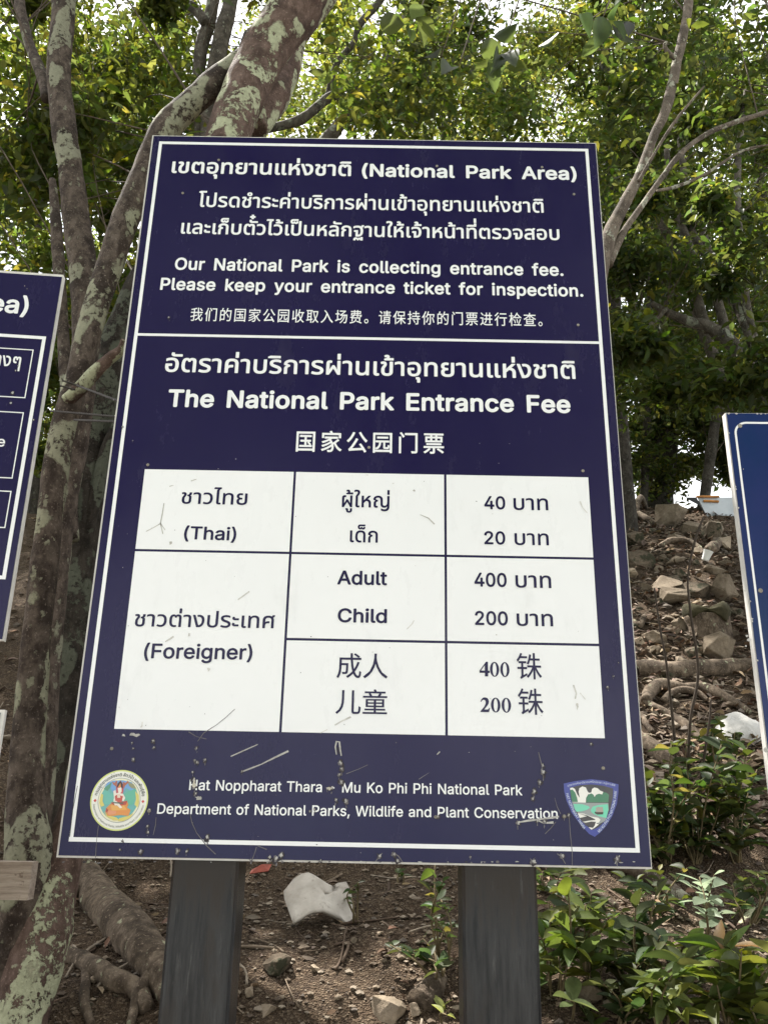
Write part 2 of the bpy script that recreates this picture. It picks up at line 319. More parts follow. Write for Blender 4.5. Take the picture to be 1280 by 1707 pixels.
# ------------------------------------------------------------------ glyph outlines as plain numbers
# each glyph: advance, then its contours as x, y, x, y ... in thousandths of an em
GLYPHS = {
 '(': (0.2731, [(89,207,92,264,107,354,132,441,152,494,177,539,236,539,201,457,174,371,157,286,151,207,156,138,171,67,198,-10,236,-96,177,-96,156,-59,124,16,102,93,91,169)]),
 'N': (0.5234, [(60,0,60,508,136,508,358,160,414,55,405,53,399,168,399,508,463,508,463,0,387,0,171,342,108,452,119,453,125,298,125,0)]),
 'a': (0.3892, [(160,-9,125,-5,95,5,57,32,40,59,32,90,32,124,37,150,58,179,100,204,138,213,244,228,265,235,275,248,270,288,256,311,240,322,220,329,196,331,171,329,140,318,118,301,100,274,41,292,67,335,91,355,118,370,179,384,239,379,275,367,297,352,322,320,333,290,337,251,337,0,276,0,276,52,273,52,252,25,226,6,190,-6),(171,45,215,53,239,66,256,83,269,104,275,126,275,190,246,179,134,158,110,145,98,133,92,105,95,87,102,73,130,52)]),
 't': (0.2274, [(204,379,204,327,7,327,7,379),(65,471,126,471,127,86,136,62,149,53,171,50,201,53,213,1,168,-4,125,2,92,21,72,52,65,93)]),
 'i': (0.1666, [(53,0,53,379,114,379,114,0),(84,442,67,445,53,455,45,467,41,483,45,499,53,512,67,521,84,524,100,521,114,512,123,499,126,483,123,467,114,455,100,445)]),
 'o': (0.4152, [(207,-8,182,-7,137,6,116,16,82,46,56,85,46,108,35,159,34,188,35,216,46,268,56,291,82,330,116,360,137,371,182,383,207,385,232,383,278,371,299,360,333,330,359,291,368,268,376,243,381,188,376,133,368,108,359,85,333,46,299,16,278,6,256,-2),(207,46,226,48,257,57,292,89,312,134,319,188,312,242,292,287,257,319,242,325,207,330,173,325,158,319,124,287,103,242,96,188,103,134,124,89,158,57,173,51)]),
 'n': (0.4097, [(114,226,114,0,53,0,53,379,111,379,112,287,103,287,112,311,137,349,152,362,187,379,227,385,264,380,295,368,321,349,341,321,348,304,356,264,357,0,296,0,295,256,283,291,273,304,260,315,229,327,196,328,160,317,141,303,126,283,116,257)]),
 'l': (0.1891, [(139,-2,101,3,86,10,64,33,54,64,53,508,114,508,115,77,120,62,130,54,146,52,170,54,181,3)]),
 ' ': (0.1878, []),
 'P': (0.4445, [(60,0,60,508,263,508,312,497,333,487,366,462,390,429,404,391,407,325,404,304,390,265,366,232,333,207,289,191,235,186,109,186,109,242,232,242,284,250,308,264,327,282,338,306,344,333,341,377,333,401,318,423,297,439,251,451,125,452,125,0)]),
 'r': (0.2591, [(53,0,53,379,111,379,111,321,116,321,130,347,166,375,196,384,243,384,243,322,207,326,170,319,140,301,120,273,114,237,114,0)]),
 'k': (0.3807, [(110,136,110,212,121,212,284,379,360,379,184,199,177,199),(53,0,53,508,114,508,114,0),(294,0,148,186,191,229,372,0)]),
 'A': (0.4797, [(16,0,201,508,276,508,463,0,395,0,282,317,232,478,245,478,220,393,85,0),(110,142,110,199,370,199,370,142)]),
 'e': (0.4039, [(212,-8,160,-2,138,6,117,16,82,46,56,85,46,108,35,159,34,187,35,215,46,267,55,289,81,330,115,359,135,370,157,378,205,385,251,379,280,368,307,352,330,329,349,299,363,263,371,194,371,169,75,169,75,221,338,221,310,202,303,253,291,282,262,314,237,326,205,330,173,326,147,314,125,294,109,270,99,241,97,158,111,106,138,70,179,50,223,46,253,53,278,67,297,88,305,105,365,91,345,51,311,20,267,-1)]),
 ')': (0.2731, [(37,-96,76,-9,102,69,117,139,122,207,116,286,99,371,73,457,37,539,97,539,131,468,166,354,181,264,182,168,171,92,161,53,134,-23,97,-96)]),
 'O': (0.5333, [(267,-7,205,1,177,11,126,42,105,64,70,115,57,146,42,215,40,254,48,329,57,363,70,393,105,445,150,484,177,497,235,514,267,516,299,514,358,497,408,466,429,445,464,393,477,363,491,293,493,254,491,215,477,146,464,115,429,64,408,42,358,11,299,-5),(267,53,311,59,330,66,367,89,382,105,408,144,418,168,425,194,430,254,425,314,418,341,408,365,382,404,367,420,330,442,311,450,267,456,223,450,203,442,166,420,151,404,125,364,116,341,105,286,103,254,105,223,116,168,125,144,151,105,166,89,203,66,223,59)]),
 'u': (0.41, [(182,-5,130,4,101,20,78,44,62,75,53,139,53,379,114,379,114,144,119,105,127,89,149,64,181,52,200,51,238,57,259,69,284,97,293,122,296,152,296,379,357,379,357,0,298,0,298,92,307,92,297,67,273,30,257,17,222,1)]),
 's': (0.365, [(182,-8,128,-1,84,18,53,50,35,95,94,106,99,92,114,69,136,53,165,46,217,50,245,62,262,81,267,92,267,112,254,136,225,152,149,170,104,185,73,208,61,222,48,255,47,274,51,305,75,344,100,363,131,377,187,385,240,378,279,358,307,328,324,290,268,277,251,307,232,323,204,331,171,332,143,324,121,308,110,289,112,258,124,243,144,232,253,202,292,183,317,158,325,142,331,106,321,61,290,24,242,0)]),
 'c': (0.3957, [(207,-8,182,-7,137,6,116,16,82,46,56,85,46,108,35,159,34,188,35,216,46,268,56,291,82,330,116,360,137,371,182,383,207,385,260,377,305,356,340,322,362,277,303,262,295,283,275,306,250,322,226,328,189,329,173,325,145,310,115,273,100,224,96,188,100,151,115,102,133,76,158,57,173,51,207,46,242,51,271,66,292,89,304,117,363,103,341,56,306,21,261,-1)]),
 'g': (0.4251, [(207,-151,150,-144,105,-127,73,-100,51,-70,101,-40,128,-73,166,-92,192,-97,229,-96,267,-85,295,-62,304,-47,311,-6,311,68,306,68,272,28,252,15,227,7,195,5,152,10,113,26,95,39,80,53,55,90,40,136,35,163,35,220,46,270,55,293,80,332,112,360,152,379,196,385,242,378,273,360,308,319,313,319,313,379,372,379,372,-9,367,-54,350,-90,325,-117,308,-127,271,-142),(205,59,251,68,284,95,305,137,312,193,305,248,285,292,251,320,205,330,188,329,158,319,124,290,103,246,96,193,103,138,124,96,158,68)]),
 'f': (0.2537, [(228,379,228,327,7,327,7,379),(81,0,81,432,84,462,104,496,136,519,160,527,188,530,234,524,242,521,227,468,201,474,171,470,155,460,145,442,141,418,141,0)]),
 '.': (0.1878, [(95,-4,78,-1,63,9,53,23,50,41,53,59,63,73,78,84,95,86,113,84,127,73,138,59,141,41,138,23,127,9,113,-1)]),
 'p': (0.4244, [(53,-143,53,379,112,379,112,319,118,319,152,360,183,378,229,385,252,383,294,371,313,360,345,332,370,292,379,270,389,218,389,160,385,133,370,84,346,45,314,16,295,5,253,-7,212,-7,173,4,145,23,118,59,114,59,114,-143),(221,47,237,48,267,57,300,88,321,133,328,190,322,245,301,289,267,319,253,325,221,330,174,320,140,291,119,247,113,190,119,132,141,86,174,57)]),
 'y': (0.3892, [(48,-138,62,-86,96,-90,125,-80,141,-58,163,-1,18,379,84,379,171,138,206,21,184,21,218,138,305,379,371,379,204,-58,185,-97,159,-124,128,-140,92,-145)]),
 'T': (0.4486, [(32,452,32,508,417,508,417,452,256,452,256,0,193,0,193,452)]),
 'h': (0.41, [(114,226,114,0,53,0,53,508,114,508,114,287,103,287,112,311,137,349,152,362,187,379,227,385,264,380,295,368,321,349,341,321,348,304,356,264,357,0,296,0,295,256,283,291,273,304,260,315,229,327,196,328,160,317,141,303,126,283,116,257)]),
 'E': (0.4186, [(60,0,60,508,372,508,372,452,125,452,125,286,355,286,355,229,125,229,125,57,375,57,375,0)]),
 'F': (0.41, [(60,0,60,508,369,508,369,452,125,452,125,278,347,278,347,221,125,221,125,0)]),
 'd': (0.4244, [(196,-8,151,-2,111,16,79,45,55,84,45,108,35,160,35,218,45,270,66,314,95,347,130,371,173,383,212,384,253,373,281,353,306,319,311,319,311,508,372,508,372,0,313,0,313,59,306,59,287,32,263,10,227,-5),(204,47,251,57,284,86,305,132,311,190,305,247,284,291,251,320,204,330,171,325,158,319,124,289,103,245,96,190,103,133,124,88,158,57,188,48)]),
 'C': (0.5101, [(267,-7,205,1,177,11,126,42,105,64,70,115,57,146,48,179,40,254,48,329,57,363,70,393,105,445,150,484,177,497,235,514,267,516,305,513,340,504,373,490,402,471,427,447,448,418,463,385,473,348,408,348,396,384,366,421,337,440,292,454,245,454,203,442,166,419,137,385,116,340,109,314,103,254,109,194,116,168,137,124,151,105,184,76,223,59,245,54,280,53,315,60,347,74,375,96,396,125,408,160,473,160,464,124,448,91,428,62,402,38,373,18,341,4,305,-4)]),
 '0': (0.4531, [(226,-7,199,-5,151,10,130,24,95,62,69,114,59,144,49,215,48,254,49,294,60,364,69,395,95,447,130,484,152,498,199,514,226,516,279,508,302,498,323,484,358,447,384,395,393,364,404,294,405,254,400,178,393,144,385,114,358,62,323,24,303,10,254,-5),(226,50,262,56,276,63,290,74,314,103,336,168,344,254,336,341,314,405,290,435,276,446,262,453,226,459,192,453,177,446,163,435,140,405,117,341,109,254,117,168,140,103,163,74,177,63,192,56)]),
 '1': (0.4531, [(76,0,76,55,391,55,391,0),(276,508,276,0,212,0,212,448,86,358,86,427,199,508)]),
 '2': (0.4531, [(64,0,64,48,282,282,311,327,320,371,317,397,300,428,284,443,250,457,223,459,196,456,162,441,145,423,133,402,127,362,65,362,67,384,77,424,86,442,111,473,143,496,162,505,203,514,247,514,268,511,306,497,337,474,361,445,370,429,376,411,381,372,379,344,371,318,358,289,322,242,152,60,152,56,389,56,389,0)]),
 '4': (0.4531, [(40,105,40,158,247,508,311,508,108,163,413,163,413,105),(281,0,281,317,343,317,343,0)]),
 'H': (0.5169, [(60,0,60,508,125,508,125,289,392,289,392,508,457,508,457,0,392,0,392,232,125,232,125,0)]),
 '-': (0.4531, [(337,245,337,188,114,188,114,245)]),
 'M': (0.6282, [(60,0,60,508,152,508,280,181,322,49,307,49,342,158,476,508,568,508,568,0,504,0,507,457,513,457,471,331,341,0,286,0,168,297,112,457,119,457,120,405,122,0)]),
 'K': (0.4667, [(105,146,105,216,184,314,363,508,448,508),(60,0,60,508,125,508,125,0),(372,0,188,259,228,309,448,0)]),
 'D': (0.5022, [(219,0,96,0,96,57,245,59,296,70,337,94,368,128,388,172,398,226,398,285,394,312,379,360,368,381,355,399,319,428,299,438,249,451,93,452,93,508,262,507,295,501,352,478,377,462,418,418,445,361,454,329,462,256,454,182,445,149,418,92,376,48,322,18,291,7),(125,508,125,0,60,0,60,508)]),
 'm': (0.6098, [(53,0,53,379,112,379,112,295,108,295,118,323,141,355,172,376,207,385,239,385,257,379,287,360,299,347,316,314,321,295,312,295,322,321,347,353,381,375,407,383,453,385,483,378,510,363,532,342,548,313,556,276,557,0,496,0,495,273,490,289,473,313,448,326,418,330,395,327,366,314,351,299,338,270,336,0,274,0,273,275,262,300,253,311,229,325,199,330,168,325,148,314,126,289,116,266,114,238,114,0)]),
 ',': (0.1878, [(37,-119,67,71,137,71,84,-119)]),
 'W': (0.6862, [(155,0,16,508,82,508,169,171,197,40,189,40,208,133,306,508,379,508,468,171,497,40,488,40,505,119,603,508,670,508,530,0,456,0,363,339,336,475,349,475,331,377,231,0)]),
 'v': (0.3892, [(163,0,18,379,84,379,171,138,206,21,184,21,218,138,305,379,371,379,226,0)]),
 'R': (0.449, [(60,0,60,508,264,508,289,504,333,489,366,464,390,433,404,395,408,330,404,309,390,271,366,240,333,217,289,202,236,198,96,198,96,255,234,255,284,262,309,273,327,290,338,312,344,338,342,380,334,404,319,425,297,440,252,451,125,452,125,0),(353,0,230,229,303,229,428,0)]),
 'U': (0.5172, [(259,-8,202,-2,154,15,114,43,85,80,74,101,62,148,60,173,60,508,125,508,125,178,133,127,160,87,187,68,220,56,259,51,297,56,330,68,357,87,384,127,393,178,393,508,457,508,457,173,451,124,443,101,432,80,403,43,363,15,315,-2)]),
 'I': (0.3004, [(31,0,31,57,118,57,118,452,31,452,31,508,270,508,270,452,182,452,182,57,270,57,270,0)]),
 'L': (0.393, [(60,0,60,508,125,508,125,57,361,57,361,0)]),
 'เ': (0.295, [(205,-10,166,-5,141,4,112,31,100,59,96,95,96,548,185,548,185,95,190,79,208,65,232,63,265,70,277,5,249,-5)]),
 'ข': (0.547, [(274,-10,229,-7,190,1,157,15,128,35,106,61,90,92,80,130,77,172,81,278,98,326,156,411,162,432,163,453,152,473,133,481,107,480,74,468,54,532,98,549,163,553,204,541,224,525,237,505,246,467,244,419,234,392,190,320,172,285,167,255,167,156,174,121,199,86,234,68,274,63,318,69,350,86,362,100,375,136,377,548,466,548,466,154,463,118,454,86,439,57,418,34,390,15,358,1,319,-7)]),
 'ต': (0.636, [(275,-10,235,-7,171,12,124,50,92,102,73,168,64,244,67,374,81,443,104,495,119,515,136,530,176,551,224,558,270,551,304,530,318,506,322,506,346,540,371,552,419,558,477,549,519,524,535,504,553,451,555,0,466,0,466,417,456,462,430,481,393,483,363,470,352,451,347,424,291,424,278,464,262,477,232,484,213,481,197,473,183,458,163,410,153,334,155,220,169,143,177,122,202,91,237,70,260,66,304,64,344,71,353,3,317,-7)]),
 'อ': (0.574, [(275,-10,224,-7,181,4,144,22,114,46,90,79,73,119,63,168,60,234,65,314,275,314,275,244,149,244,150,194,157,145,180,95,204,76,235,65,273,62,315,66,351,79,366,89,392,120,402,141,410,166,419,231,416,337,395,413,368,448,332,471,308,478,237,484,161,472,119,457,78,436,78,519,127,538,209,555,264,558,344,549,377,538,432,503,472,453,486,423,497,389,509,313,510,228,498,152,475,89,458,64,413,23,385,9,316,-8)]),
 'ุ': (0.0, [(-169,-261,-171,-144,-182,-132,-212,-134,-219,-74,-178,-65,-141,-65,-116,-73,-94,-100,-90,-126,-90,-261)]),
 'ท': (0.609, [(84,0,84,548,146,548,162,461,166,461,190,501,207,518,252,544,278,552,306,556,366,557,417,547,459,526,477,511,505,475,515,453,527,398,528,0,439,0,439,361,432,414,409,452,392,465,371,475,320,483,276,478,240,461,211,435,190,401,177,362,173,317,173,0)]),
 'ย': (0.594, [(292,-9,219,-4,163,12,121,37,105,53,83,91,71,161,78,220,92,248,108,267,129,281,161,292,161,296,108,324,83,355,72,383,68,418,77,468,105,512,155,544,203,554,243,555,293,549,321,540,305,471,249,482,204,477,178,462,163,440,159,395,168,368,185,349,207,338,248,329,297,327,297,262,226,256,190,240,168,212,161,169,164,141,172,116,188,95,212,78,268,65,338,67,371,78,396,95,412,119,421,148,424,548,513,548,513,188,510,139,500,97,483,64,459,37,429,17,391,2,345,-6)]),
 'า': (0.406, [(236,0,236,389,230,432,213,461,200,471,163,483,120,484,86,478,55,470,10,448,10,528,21,533,108,555,155,558,204,555,245,543,278,523,304,494,314,475,324,429,325,402,325,0)]),
 'น': (0.613, [(270,-10,190,1,149,22,116,53,94,95,86,122,81,182,81,548,170,548,170,187,177,134,187,114,218,83,238,73,289,65,322,68,351,76,377,90,398,110,415,135,426,163,436,231,436,548,525,548,525,0,451,0,447,81,442,81,418,45,379,15,330,-4)]),
 'แ': (0.568, [(205,-10,166,-5,141,4,112,31,100,59,96,95,96,548,185,548,185,95,190,79,208,65,232,63,265,70,277,5,249,-5),(478,-10,439,-5,414,4,385,31,373,59,369,95,369,548,458,548,459,95,464,79,481,65,505,63,538,70,550,5,522,-5)]),
 'ห': (0.587, [(89,0,89,548,178,548,178,311,409,548,513,548,178,206,178,0),(429,0,429,193,420,245,393,285,372,300,345,310,274,318,326,383,384,377,409,371,451,348,484,316,505,274,513,250,518,195,518,0)]),
 '่': (0.0, [(-178,635,-178,846,-90,846,-90,635)]),
 'ง': (0.537, [(171,0,0,548,90,548,238,77,274,80,308,95,336,118,362,155,380,201,390,251,392,340,373,406,357,432,336,452,312,467,284,476,247,479,207,472,185,543,234,552,282,552,327,545,366,530,400,509,432,478,457,435,467,411,482,328,477,224,459,160,416,83,384,49,328,17,252,1)]),
 'ช': (0.55, [(275,-10,230,-7,191,1,157,15,128,35,106,61,90,92,80,130,77,172,81,278,98,326,156,411,162,432,163,453,152,473,133,481,107,480,74,468,54,532,98,549,163,553,204,541,224,525,237,505,246,467,244,419,234,392,190,320,172,285,167,255,167,156,174,121,199,86,234,68,275,63,319,69,351,86,371,116,377,159,377,299,373,332,360,355,350,364,322,374,301,375,301,432,341,437,354,442,371,461,385,497,388,548,477,548,470,478,456,441,442,426,405,404,405,400,429,390,445,377,456,359,464,330,466,154,463,118,454,86,439,57,418,34,391,15,358,1,319,-7)]),
 'ิ': (0.0, [(-514,635,-514,674,-441,706,-89,706,-89,635)]),
 'โ': (0.308, [(110,448,110,644,103,695,94,715,66,741,30,755,9,756,9,794,83,826,350,826,350,756,147,756,146,752,166,733,183,706,195,671,199,627,199,448),(219,-10,179,-5,155,4,126,31,114,59,110,95,110,548,199,548,199,95,204,79,222,65,245,63,279,70,291,5,263,-5)]),
 'ป': (0.605, [(301,-10,246,-7,200,4,162,21,132,44,110,74,94,109,84,151,81,198,81,548,170,548,170,197,172,166,188,116,221,83,242,73,301,64,360,73,401,97,426,138,432,166,434,745,523,745,523,198,520,151,510,109,494,74,472,44,442,21,403,4,356,-7)]),
 'ร': (0.488, [(235,-10,178,-7,125,1,40,29,66,101,127,80,188,67,237,64,286,69,325,84,351,108,360,142,353,173,341,190,309,212,158,270,97,306,59,352,48,391,48,434,59,472,82,504,98,517,139,539,226,557,285,558,352,549,389,539,418,526,418,451,376,467,320,480,227,484,201,480,163,464,152,454,138,431,139,398,156,374,191,352,320,303,381,272,426,231,443,195,449,150,444,109,429,72,401,39,361,12,336,3,306,-4)]),
 'ด': (0.616, [(268,-10,230,-7,168,11,122,48,89,99,70,162,61,232,61,311,70,381,99,460,127,498,163,526,206,544,253,555,306,558,379,552,437,535,481,506,511,468,529,421,535,365,535,0,447,0,447,357,440,412,429,434,416,451,398,466,374,476,309,484,245,475,210,456,194,442,169,404,160,378,150,311,149,241,155,188,167,142,188,105,217,79,257,66,297,64,335,72,344,3,308,-7)]),
 'ำ': (0.406, [(236,0,236,389,230,432,213,461,200,471,163,483,120,484,86,478,55,470,10,448,10,528,21,533,108,555,155,558,204,555,245,543,278,523,304,494,314,475,324,429,325,402,325,0),(-160,611,-204,617,-239,634,-252,648,-266,681,-266,722,-252,755,-223,778,-184,790,-136,790,-96,778,-67,755,-52,722,-52,681,-57,663,-80,634,-115,617),(-160,658,-130,664,-118,676,-112,692,-112,711,-118,726,-130,738,-149,744,-171,744,-188,738,-201,726,-207,711,-205,684,-196,670,-180,661)]),
 'ะ': (0.338, [(153,344,116,347,86,357,64,371,50,388,42,409,40,437,55,488,130,476,123,438,130,423,140,416,299,414,299,344),(153,64,116,67,86,76,64,91,50,108,42,129,40,158,55,208,130,196,123,158,130,143,140,136,299,134,299,64)]),
 'ค': (0.614, [(81,0,81,350,84,398,95,439,111,475,135,505,166,528,205,544,252,555,307,558,363,555,410,544,448,528,480,505,503,475,519,439,530,398,533,0,444,0,444,350,435,409,424,432,390,465,366,475,306,484,247,475,223,465,190,432,172,382,170,239,198,270,227,289,265,299,350,302,350,229,264,225,242,220,210,203,188,181,173,138,170,0)]),
 'บ': (0.604, [(301,-10,246,-7,200,4,162,21,132,44,110,74,94,109,84,151,81,198,81,548,170,548,170,197,172,166,188,116,221,83,242,73,301,64,360,73,383,83,415,116,426,138,434,197,434,548,523,548,523,198,520,151,510,109,494,74,472,44,442,21,403,4,356,-7)]),
 'ก': (0.6, [(76,0,76,190,83,245,92,265,119,295,176,324,66,366,67,419,73,439,93,476,126,509,171,536,197,545,257,557,321,557,377,547,429,527,451,514,487,478,501,455,517,401,519,0,430,0,430,360,420,418,407,439,368,468,344,477,290,484,235,478,212,470,193,459,166,429,157,394,265,340,257,292,239,290,207,278,180,253,172,236,165,190,165,0)]),
 'ผ': (0.648, [(86,0,86,451,90,489,112,527,134,544,175,556,218,558,264,546,253,479,221,485,196,482,182,473,175,459,169,139,173,139,210,212,295,358,351,358,438,210,473,139,477,139,473,548,560,548,560,0,481,0,326,262,322,262,165,0)]),
 '้': (0.0, [(-368,635,-368,679,-308,699,-286,717,-279,733,-280,752,-295,768,-319,769,-348,759,-368,814,-324,835,-284,840,-248,834,-221,818,-204,793,-199,762,-203,736,-221,704,-247,681,-257,705,-58,705,-58,635)]),
 'ล': (0.571, [(402,0,402,365,400,395,385,442,355,470,333,478,274,485,225,481,179,472,92,434,92,517,147,538,196,551,252,558,308,558,354,552,410,532,439,512,461,486,483,435,489,393,490,0),(230,-10,152,0,122,12,95,31,75,53,61,80,52,111,49,147,53,186,64,221,83,250,109,275,144,295,189,311,242,322,420,335,420,261,318,254,232,242,177,222,149,191,141,171,141,128,146,110,168,83,183,74,223,63,263,62,305,71,319,4,278,-7)]),
 '็': (0.0, [(-193,620,-219,623,-241,632,-259,646,-272,666,-322,623,-373,630,-412,651,-438,686,-447,734,-443,768,-423,809,-389,834,-348,845,-100,846,-100,786,-331,785,-360,772,-372,755,-376,730,-370,703,-358,689,-340,683,-328,682,-272,732,-253,732,-237,695,-222,683,-202,679,-185,682,-174,690,-165,711,-164,732,-99,732,-105,675,-125,645,-155,626)]),
 'ั': (0.0, [(-216,635,-253,638,-283,647,-305,661,-319,678,-328,697,-330,726,-324,759,-315,779,-240,766,-245,744,-244,723,-233,708,-220,703,42,703,42,635)]),
 '๋': (0.0, [(-240,635,-240,846,-164,846,-164,635),(-316,707,-316,771,-88,771,-88,707)]),
 'ว': (0.492, [(191,-10,116,-2,38,28,66,96,130,70,181,64,216,67,247,78,274,95,297,119,315,149,327,185,336,228,336,324,327,365,314,401,295,431,271,454,242,470,206,481,149,484,84,473,42,456,42,531,89,549,140,557,218,556,256,549,291,538,347,503,369,480,403,424,415,391,427,317,426,213,414,158,396,109,369,67,336,33,295,10,247,-5)]),
 'ไ': (0.304, [(110,448,110,627,114,676,130,719,162,752,161,756,-13,756,10,826,292,826,292,756,257,750,242,743,215,717,206,698,199,644,199,448),(219,-10,179,-5,155,4,126,31,114,59,110,95,110,548,199,548,199,95,204,79,222,65,245,63,279,70,291,5,263,-5)]),
 'ฐ': (0.547, [(143,0,143,244,67,244,67,314,228,314,228,72,282,77,316,92,330,103,342,118,361,157,375,241,375,311,367,371,350,418,324,451,306,463,264,478,208,484,139,477,75,456,34,433,34,516,89,540,164,555,248,557,300,549,344,533,377,508,426,455,450,406,462,345,467,275,461,194,453,159,430,97,412,73,368,32,339,18,269,2),(41,-201,43,-152,49,-130,74,-95,109,-74,150,-67,201,-77,226,-93,251,-125,310,-71,401,-140,380,-145,380,-52,460,-52,460,-201,376,-201,310,-145,253,-201,234,-201,206,-155,187,-141,164,-136,143,-141,130,-155,122,-173,120,-201),(401,471,351,518,388,530,410,547,418,558,423,584,510,584,502,541,478,508,443,485)]),
 'ใ': (0.289, [(196,-10,156,-5,120,12,95,44,87,75,89,522,108,566,177,660,186,681,189,704,185,730,171,747,135,761,75,757,19,735,19,811,48,823,92,832,160,832,214,818,253,788,266,767,273,743,275,695,267,659,245,615,188,539,177,506,176,95,181,79,198,65,227,64,255,70,267,5,231,-7)]),
 'จ': (0.532, [(147,0,147,244,71,244,71,314,232,314,232,72,286,77,320,92,334,103,357,136,365,157,379,241,379,311,371,371,354,418,327,451,311,463,267,478,212,484,144,477,79,456,38,433,38,516,73,533,117,546,195,558,266,556,339,539,368,525,415,484,433,458,457,395,470,318,470,233,465,194,448,127,434,97,396,51,343,18,273,2)]),
 'ี': (0.0, [(-514,635,-514,674,-441,706,-89,706,-89,635),(-172,674,-172,787,-88,787,-88,674)]),
 'ส': (0.572, [(402,0,402,365,400,395,385,442,355,470,333,478,274,485,225,481,179,472,92,434,92,517,147,538,196,551,252,558,331,555,390,538,468,468,482,434,489,393,490,0),(230,-10,152,0,122,12,95,31,75,53,61,80,52,111,49,147,53,186,64,221,83,250,109,275,144,295,189,311,242,322,420,335,420,261,318,254,232,242,177,222,149,191,141,171,141,128,146,110,168,83,183,74,223,63,263,62,305,71,319,4,278,-7),(425,471,375,518,412,530,434,547,445,570,447,584,534,584,526,541,503,508,467,485)]),
 'ู': (0.0, [(-219,-265,-275,-259,-298,-251,-331,-226,-348,-189,-352,-136,-363,-128,-382,-130,-388,-70,-323,-65,-289,-80,-274,-111,-273,-168,-266,-184,-245,-201,-220,-204,-185,-196,-170,-177,-167,-67,-89,-67,-91,-187,-108,-225,-141,-251,-163,-259)]),
 'ญ': (0.909, [(598,-174,516,-166,437,-140,437,-54,492,-80,555,-93,615,-95,667,-84,706,-54,724,-23,733,21,734,74,705,45,671,22,651,12,603,2,553,2,511,11,473,29,456,42,430,77,421,99,410,151,408,361,404,404,398,421,380,448,343,473,296,484,232,478,193,461,177,448,160,415,157,394,271,340,263,292,245,291,213,279,188,256,179,239,173,193,173,105,179,78,189,69,204,64,252,69,265,5,220,-8,166,-8,128,4,100,31,88,59,84,95,84,192,91,245,99,266,125,295,181,324,66,366,67,421,73,441,92,479,125,511,168,536,193,546,281,558,335,554,385,540,409,530,449,500,480,458,495,403,497,189,504,138,513,119,539,91,556,83,597,76,635,81,669,96,695,120,723,171,732,238,732,548,821,548,821,50,819,14,807,-48,781,-97,744,-135,694,-160,633,-172)]),
 'ศ': (0.628, [(81,0,81,350,84,398,95,439,111,475,135,505,166,528,205,544,252,555,307,558,359,555,403,544,439,527,497,475,508,460,529,399,533,350,533,0,444,0,444,350,435,409,425,432,390,465,366,475,307,484,275,482,224,465,190,432,172,382,170,239,198,270,228,289,266,299,350,302,350,229,264,225,242,220,210,203,188,181,173,138,170,0),(466,471,416,518,453,530,475,547,486,570,488,584,575,584,566,541,543,508,508,485)]),
 'ๆ': (0.595, [(427,-201,427,426,421,464,401,481,381,485,361,481,347,472,338,453,335,383,260,383,259,441,248,472,234,481,214,485,192,479,184,473,171,449,165,411,165,358,172,316,188,292,210,281,234,280,264,287,281,221,230,206,179,208,151,217,128,232,110,252,96,278,80,344,80,428,86,465,97,495,112,519,152,548,203,558,248,551,274,538,302,506,317,530,353,551,382,558,429,555,457,547,481,532,505,495,514,436,514,-201)]),
 'ม': (0.614, [(345,-10,286,-4,234,15,196,46,171,87,167,87,162,0,89,0,89,548,178,548,178,231,182,184,196,144,217,110,246,86,284,70,327,65,379,73,399,83,415,96,437,134,444,187,444,548,533,548,533,181,527,121,520,95,498,53,466,22,424,1)]),
 '์': (0.0, [(-253,606,-267,643,-268,679,-260,708,-239,733,-215,744,-183,750,-27,751,-27,682,-141,682,-166,678,-178,670,-185,657,-184,638,-176,618)]),
 'พ': (0.695, [(140,0,41,548,132,548,174,295,193,126,310,548,383,548,464,264,498,126,502,126,520,295,563,548,654,548,555,0,468,0,376,298,350,421,346,421,330,340,227,0)]),
 'ธ': (0.544, [(273,-10,188,-4,81,26,81,254,164,254,164,81,209,68,291,62,338,70,366,81,388,99,403,126,408,162,402,199,385,224,355,243,186,300,106,337,82,360,67,388,64,445,75,481,97,511,113,523,154,543,238,557,306,558,364,552,460,525,460,446,413,464,345,479,285,485,232,484,193,477,166,463,153,440,153,421,162,404,190,385,388,320,448,284,470,258,486,226,495,186,495,138,490,114,473,72,445,37,425,23,376,2,345,-4)]),
 'ื': (0.0, [(-514,635,-514,674,-441,706,-89,706,-89,635),(-308,674,-308,787,-234,787,-234,674),(-162,674,-162,787,-89,787,-89,674)]),
 '我': (1.0, [(704,774,793,687,861,602,922,646,851,729,761,814),(832,427,773,333,700,243,677,351,659,473,946,473,946,544,651,544,642,684,639,832,560,832,574,544,345,544,345,720,513,765,460,828,377,801,278,777,62,737,85,674,270,704,270,544,56,544,56,473,270,473,270,296,41,251,63,175,270,222,269,7,265,-1,247,-6,106,-5,133,-81,273,-74,301,-67,322,-56,336,-39,343,-15,345,240,530,283,524,350,345,312,345,473,581,473,605,317,637,180,523,89,399,17,451,-42,560,24,663,105,700,26,744,-33,793,-70,849,-83,897,-73,930,-38,952,29,965,132,932,149,902,173,896,90,887,34,874,3,856,-7,819,4,785,38,753,92,724,163,820,275,898,399)]),
 '们': (1.0, [(381,808,447,705,497,611,559,647,507,740,439,839),(338,638,338,-80,411,-80,411,638),(575,803,575,735,847,735,846,5,842,-1,826,-7,696,-6,720,-77,819,-75,881,-65,900,-53,913,-37,920,-15,922,15,922,803),(225,834,189,720,144,610,93,511,36,425,76,349,146,456,146,-79,217,-79,217,599,259,705,295,815)]),
